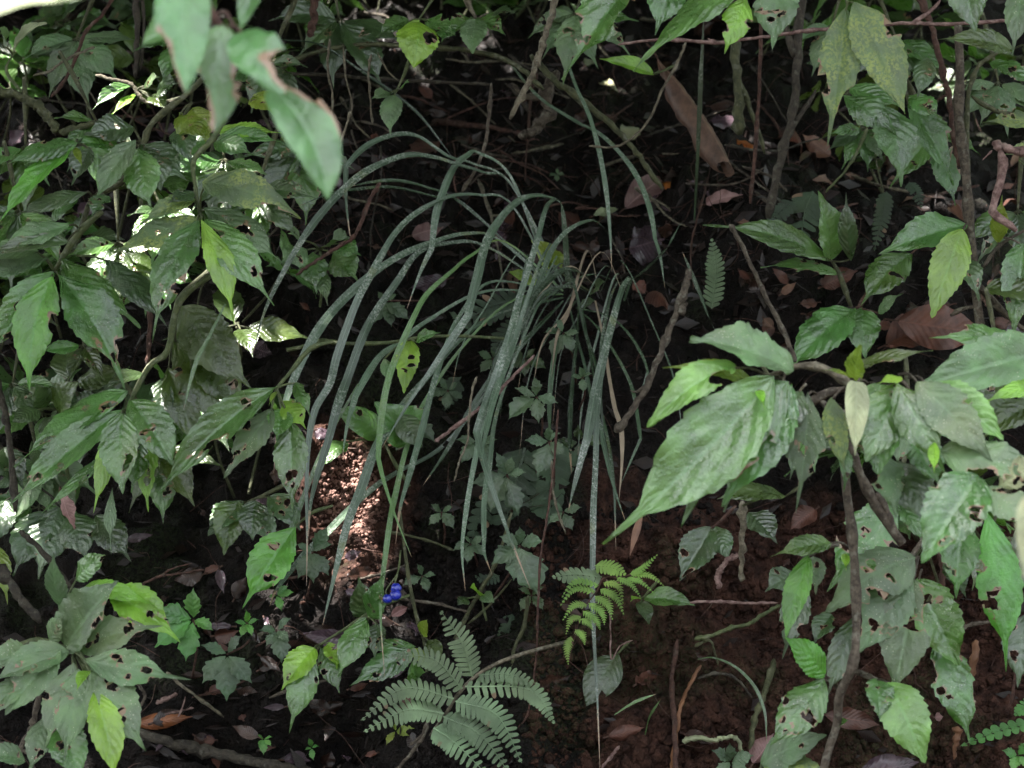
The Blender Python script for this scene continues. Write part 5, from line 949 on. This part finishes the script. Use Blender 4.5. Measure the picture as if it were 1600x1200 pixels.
twig('thin pink horizontal twig over the bare soil', [(1078, 941), (1120, 940), (1160, 942), (1215, 942)], 5, 4, 'pink', 2.44)
twig('olive broken twig over the bare soil at the right', [(1085, 998), (1110, 994), (1140, 982), (1172, 974), (1190, 962), (1220, 945)], 7, 6, 'stem', 2.44)
twig('orange dry stalk leaning on the bare soil', [(1048, 1210), (1055, 1160), (1062, 1110), (1078, 1070), (1095, 1040)], 7, 6, 'dryo', None, off=.02, name='dry_stalk', cat='dry stalk')
twig('dark upright stalk beside the orange dry stalk', [(1056, 1210), (1054, 1130), (1050, 1060), (1058, 1000)], 9, 7, 'barkr', None, off=.03, name='dry_stalk', cat='dry stalk')
twig('white peeling curl of bark on the bare soil', [(1066, 1158), (1090, 1153), (1112, 1157), (1130, 1153), (1146, 1152), (1156, 1162), (1158, 1182)], 8, 6, 'pale', 2.5, name='bark_curl', cat='bark')
twig('thin violet grey stick at the bottom of the bare soil', [(940, 1200), (955, 1182), (968, 1165)], 5, 4, 'pink', None, off=.03)
twig('dark curved root on the bare soil near the right grass blade', [(1090, 1060), (1120, 1052), (1150, 1060), (1175, 1090)], 5, 4, 'barkd', None, off=.02)
twig('dark slanting root at the foot of the right stem', [(1210, 1030), (1196, 1080), (1180, 1120), (1172, 1170)], 10, 7, 'stemo', None, off=.05)
twig('red brown broken stick standing behind the wavy right leaf', [(1525, 1000), (1518, 1050), (1508, 1090), (1515, 1108)], 12, 9, 'dryo', 2.36)
twig('splintered orange stick below the wavy right leaf', [(1498, 1135), (1494, 1160), (1490, 1185)], 12, 5, 'dryo', 2.36)
twig('dark red upright stem behind the right edge leaves', [(1468, 860), (1472, 900), (1472, 950)], 7, 7, 'barkr', 2.3)
twig('red thin stalk at the right edge near the bottom', [(1588, 1040), (1584, 1075), (1576, 1110)], 4, 4, 'barkr', 2.34)
twig('pale horizontal stick behind the right edge leaves', [(1490, 985), (1520, 976), (1560, 970)], 6, 5, 'bark', 2.5)
twig('thin green bowed stalk behind the right stem base', [(1085, 1010), (1110, 1002), (1122, 1040)], 4, 3, 'stemo', 2.52)
for i, (x0, y0, x1, y1) in enumerate([(620, 150, 700, 175), (720, 225, 800, 245), (880, 225, 800, 240), (800, 270, 860, 300), (830, 180, 790, 130), (1000, 110, 930, 60), (900, 205, 990, 160), (650, 60, 720, 30), (560, 120, 610, 165), (850, 325, 920, 322), (1180, 300, 1260, 330), (1330, 275, 1420, 300), (1290, 330, 1380, 310), (1160, 260, 1230, 300), (940, 260, 1060, 240),
                                     (300, 40, 380, 90), (60, 260, 110, 290), (30, 60, 110, 20), (420, 180, 520, 200), (560, 20, 640, 50), (1000, 30, 1090, 20), (300, 1090, 390, 1060), (420, 1090, 520, 1060), (260, 1050, 350, 1120), (440, 905, 520, 870), (560, 905, 640, 880)]):
    xm, ym = (x0 + x1) / 2 + (i * 37 % 23 - 11), (y0 + y1) / 2 + (i * 53 % 19 - 9)
    up_ = y0 < 420
    twig(uniq(f"thin {('reddish', 'grey', 'pale')[i % 3]} dead twig on the litter", xm, ym), [(x0, y0), (xm, ym), (x1, y1)], 4 + i % 3, 3, ('barkr', 'bark', 'barkp')[i % 3], None, off=.02 + .015 * (i % 4), group='dead twigs on the upper bank' if up_ else 'dead twigs on the lower left slope')

rw = random.Random(12)
for i in range(46):
    x0, y0 = (rw.uniform(430, 1180), rw.uniform(70, 330)) if i < 34 else (rw.uniform(0, 330), rw.uniform(20, 200)); an = rw.uniform(-.5, 1.9); L = rw.uniform(60, 190)
    pts = [(x0, y0)]; n_ = rw.randint(3, 4)
    for _ in range(n_): an += rw.uniform(-.35, .35); pts.append((pts[-1][0] + math.cos(an) * L / n_, pts[-1][1] + math.sin(an) * L / n_))
    twig(uniq(f"{('thin', 'slim', 'wiry')[i % 3]} {('dark', 'reddish', 'grey', 'pale')[i % 4]} {('twig', 'stalk')[i % 2]}", *pts[1]), pts, rw.uniform(2.5, 5), 2, ('barkd', 'barkr', 'bark', 'barkp')[i % 4], None, [([pts[1], (pts[1][0] + rw.uniform(-25, 25), pts[1][1] + rw.uniform(-30, 10))], 3, 1.5)] if i % 3 == 0 else (), off=rw.uniform(.04, .22), group='wiry twigs in the dark of the upper bank')

# ================================================================== blue berries
d = 2.43; bc = empty('berry_cluster', P(612, 918, d), 'cluster of three bright blue berries beside a hanging blade', 'berries')
import bmesh as _bm
for x, y, r in ((619, 919, 8.8), (618, 930, 9.2), (605.5, 935.5, 8)):
    b = _bm.new(); _bm.ops.create_uvsphere(b, u_segments=20, v_segments=14, radius=M(r, d)); me = bpy.data.meshes.new('berry'); b.to_mesh(me); b.free()
    me.materials.append(MAT['berry']); me.polygons.foreach_set('use_smooth', np.ones(len(me.polygons), dtype=bool))
    o = bpy.data.objects.new('berry', me); COL.objects.link(o); o.parent = bc; o.location = P(x, y, d - .003 * (y - 915) / 10) - bc.location; o.scale = (1, 1, .92)
    tube('stalk', pxpath([(x, y - r * .6, d), (x - 2, y - 14, d + .004), (622, 893, d + .02), (626, 860, d + .05)]), M(1.0, d), M(1.3, d), MAT['stem'], bc, sides=5)


# ------------------------------------------------------------------ further shoots of the same shrubs that fill the layers behind
rf = random.Random(63)
def shoot(cx, cy, d, grp):
    n_ = rf.randint(4, 6); LL = rf.uniform(80, 135); st = rf.choice(('d', 'd', 'n', 'o', 'g')); bend = rf.uniform(-30, 30)
    lv = []
    for i in range(n_):
        th = math.radians((i - (n_ - 1) / 2) / max(1, n_ - 1) * rf.uniform(120, 170) + bend * .4); l_ = LL * rf.uniform(.75, 1.15) * (1 - .25 * abs(math.sin(th)))
        bx, by = cx + math.sin(th) * 6, cy + math.cos(th) * 4
        lv.append((bx, by, bx + math.sin(th) * l_, by + math.cos(th) * l_ * .95, l_ * rf.uniform(.36, .46), rf.choice((st, st, st, 'n')), {'tail': rf.uniform(.1, .22)}))
    rf.shuffle(lv)
    nm_ = {'d': 'dark glossy', 'n': 'mid green', 'o': 'olive', 'g': 'dusty'}[st]
    plant('leafy_shrub', uniq(f"{nm_} shoot of {('four', 'five', 'six')[n_ - 4]} hanging leaves", cx, cy), 'shrub', d, (cx, cy), lv, stems=[([(cx + bend * 2, cy - 110), (cx + bend, cy - 60), (cx, cy)], 6, 4)], stem='stemo', group=grp)
for x, y, d_ in [(40, 230, 2.66), (150, 190, 2.7), (255, 330, 2.62), (185, 380, 2.6), (30, 330, 2.62), (20, 600, 2.62), (130, 540, 2.62), (230, 420, 2.66), (350, 250, 2.66), (400, 300, 2.7), (330, 620, 2.6), (420, 100, 2.9), (120, 60, 2.9), (280, 60, 2.85), (530, 30, 3.0), (470, 230, 2.85), (60, 720, 2.66), (250, 700, 2.62)]:
    shoot(x, y, d_, 'shaded shoots behind the left shrubs')
for x, y, d_ in [(1560, 560, 2.4), (1420, 660, 2.3), (1540, 850, 2.45), (1400, 780, 2.4), (1590, 330, 2.75), (1460, 210, 2.85), (1300, 40, 2.9), (1400, 60, 2.85), (1560, 130, 2.75), (1250, 680, 2.3), (900, 20, 3.0), (1350, 200, 2.9)]:
    shoot(x, y, d_, 'shaded shoots behind the right shrubs')
for x, y in [(700, 610), (745, 690), (690, 800), (660, 900), (735, 850), (770, 560), (820, 560), (880, 800), (905, 690), (720, 500), (640, 660), (830, 930)]:
    n_ = rf.randint(4, 5); a0 = rf.uniform(0, 6.28); R_ = rf.uniform(26, 46)
    creeper(uniq(f"shaded {('four', 'five')[n_ - 4]} leaflet creeper on the bank", x, y), x, y, [(x + math.cos(a0 + i * 6.28 / n_) * R_ * rf.uniform(.8, 1.15), y + math.sin(a0 + i * 6.28 / n_) * R_ * rf.uniform(.7, 1.1) + 6) for i in range(n_)], rf.choice(('c', 'c', 'd')), gd(x, y, .05), .55, (x + rf.uniform(-30, 30), y + rf.uniform(40, 80)))

# ================================================================== dim plants further back (copies)
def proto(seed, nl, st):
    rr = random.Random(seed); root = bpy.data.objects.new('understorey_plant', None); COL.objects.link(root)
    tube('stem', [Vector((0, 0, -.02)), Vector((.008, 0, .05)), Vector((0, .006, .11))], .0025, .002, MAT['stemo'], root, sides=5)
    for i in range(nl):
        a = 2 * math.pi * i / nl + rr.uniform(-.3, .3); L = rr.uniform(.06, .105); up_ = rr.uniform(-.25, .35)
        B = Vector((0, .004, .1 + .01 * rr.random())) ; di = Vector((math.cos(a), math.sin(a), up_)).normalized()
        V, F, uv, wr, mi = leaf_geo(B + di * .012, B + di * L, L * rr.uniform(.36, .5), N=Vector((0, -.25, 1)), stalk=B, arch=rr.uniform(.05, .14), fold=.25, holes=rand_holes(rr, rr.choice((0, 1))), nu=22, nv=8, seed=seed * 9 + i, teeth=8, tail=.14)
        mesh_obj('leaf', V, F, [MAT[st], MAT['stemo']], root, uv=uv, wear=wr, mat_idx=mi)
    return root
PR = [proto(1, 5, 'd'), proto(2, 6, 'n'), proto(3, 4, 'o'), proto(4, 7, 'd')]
def clone(o, loc, rot, sc, label, group):
    c = o.copy(); COL.objects.link(c); c.location = loc; c.rotation_euler = rot; c.scale = (sc,) * 3; tag(c, label, 'plant', group)
    for ch in o.children:
        k = ch.copy(); COL.objects.link(k); k.parent = c
rp = random.Random(17)
ZN = [('dim broad leaved plant on the shaded bank along the upper left edge', 'plants along the upper left edge', [(rp.uniform(-40, 520), rp.uniform(-10, 230)) for _ in range(36)]),
      ('dim broad leaved plant on the shaded bank along the top centre edge', 'plants along the top centre edge', [(rp.uniform(520, 960), rp.uniform(-20, 85)) for _ in range(20)]),
      ('dim broad leaved plant in the shade of the upper right', 'plants in the upper right shade', [(rp.uniform(1180, 1640), rp.uniform(10, 330)) for _ in range(20)]),
      ('dim broad leaved plant in the dark behind the left shrubs', 'plants behind the left shrubs', [(rp.uniform(-40, 400), rp.uniform(240, 860)) for _ in range(32)]),
      ('dim broad leaved plant in the dark behind the right shrubs', 'plants behind the right shrubs', [(rp.uniform(1380, 1640), rp.uniform(600, 1000)) for _ in range(9)])]
for lab, grp, sp_ in ZN:
    for (x, y) in sp_:
        p, n = hit(x, y); p = p + (CAM - p).normalized() * .03
        k_ = rp.randrange(4); sc_ = rp.uniform(.7, 1.25)
        clone(PR[k_], p, (rp.uniform(.2, .8), rp.uniform(-.4, .4), rp.uniform(0, 6.28)), sc_, uniq(f"{'big' if sc_ > 1.07 else 'small' if sc_ < .88 else 'dim'} {('five leaved dark', 'six leaved green', 'four leaved olive', 'seven leaved dark')[k_]} plant", x, y), grp)
for r_ in PR:
    for ch in list(r_.children): bpy.data.objects.remove(ch)
    bpy.data.objects.remove(r_)
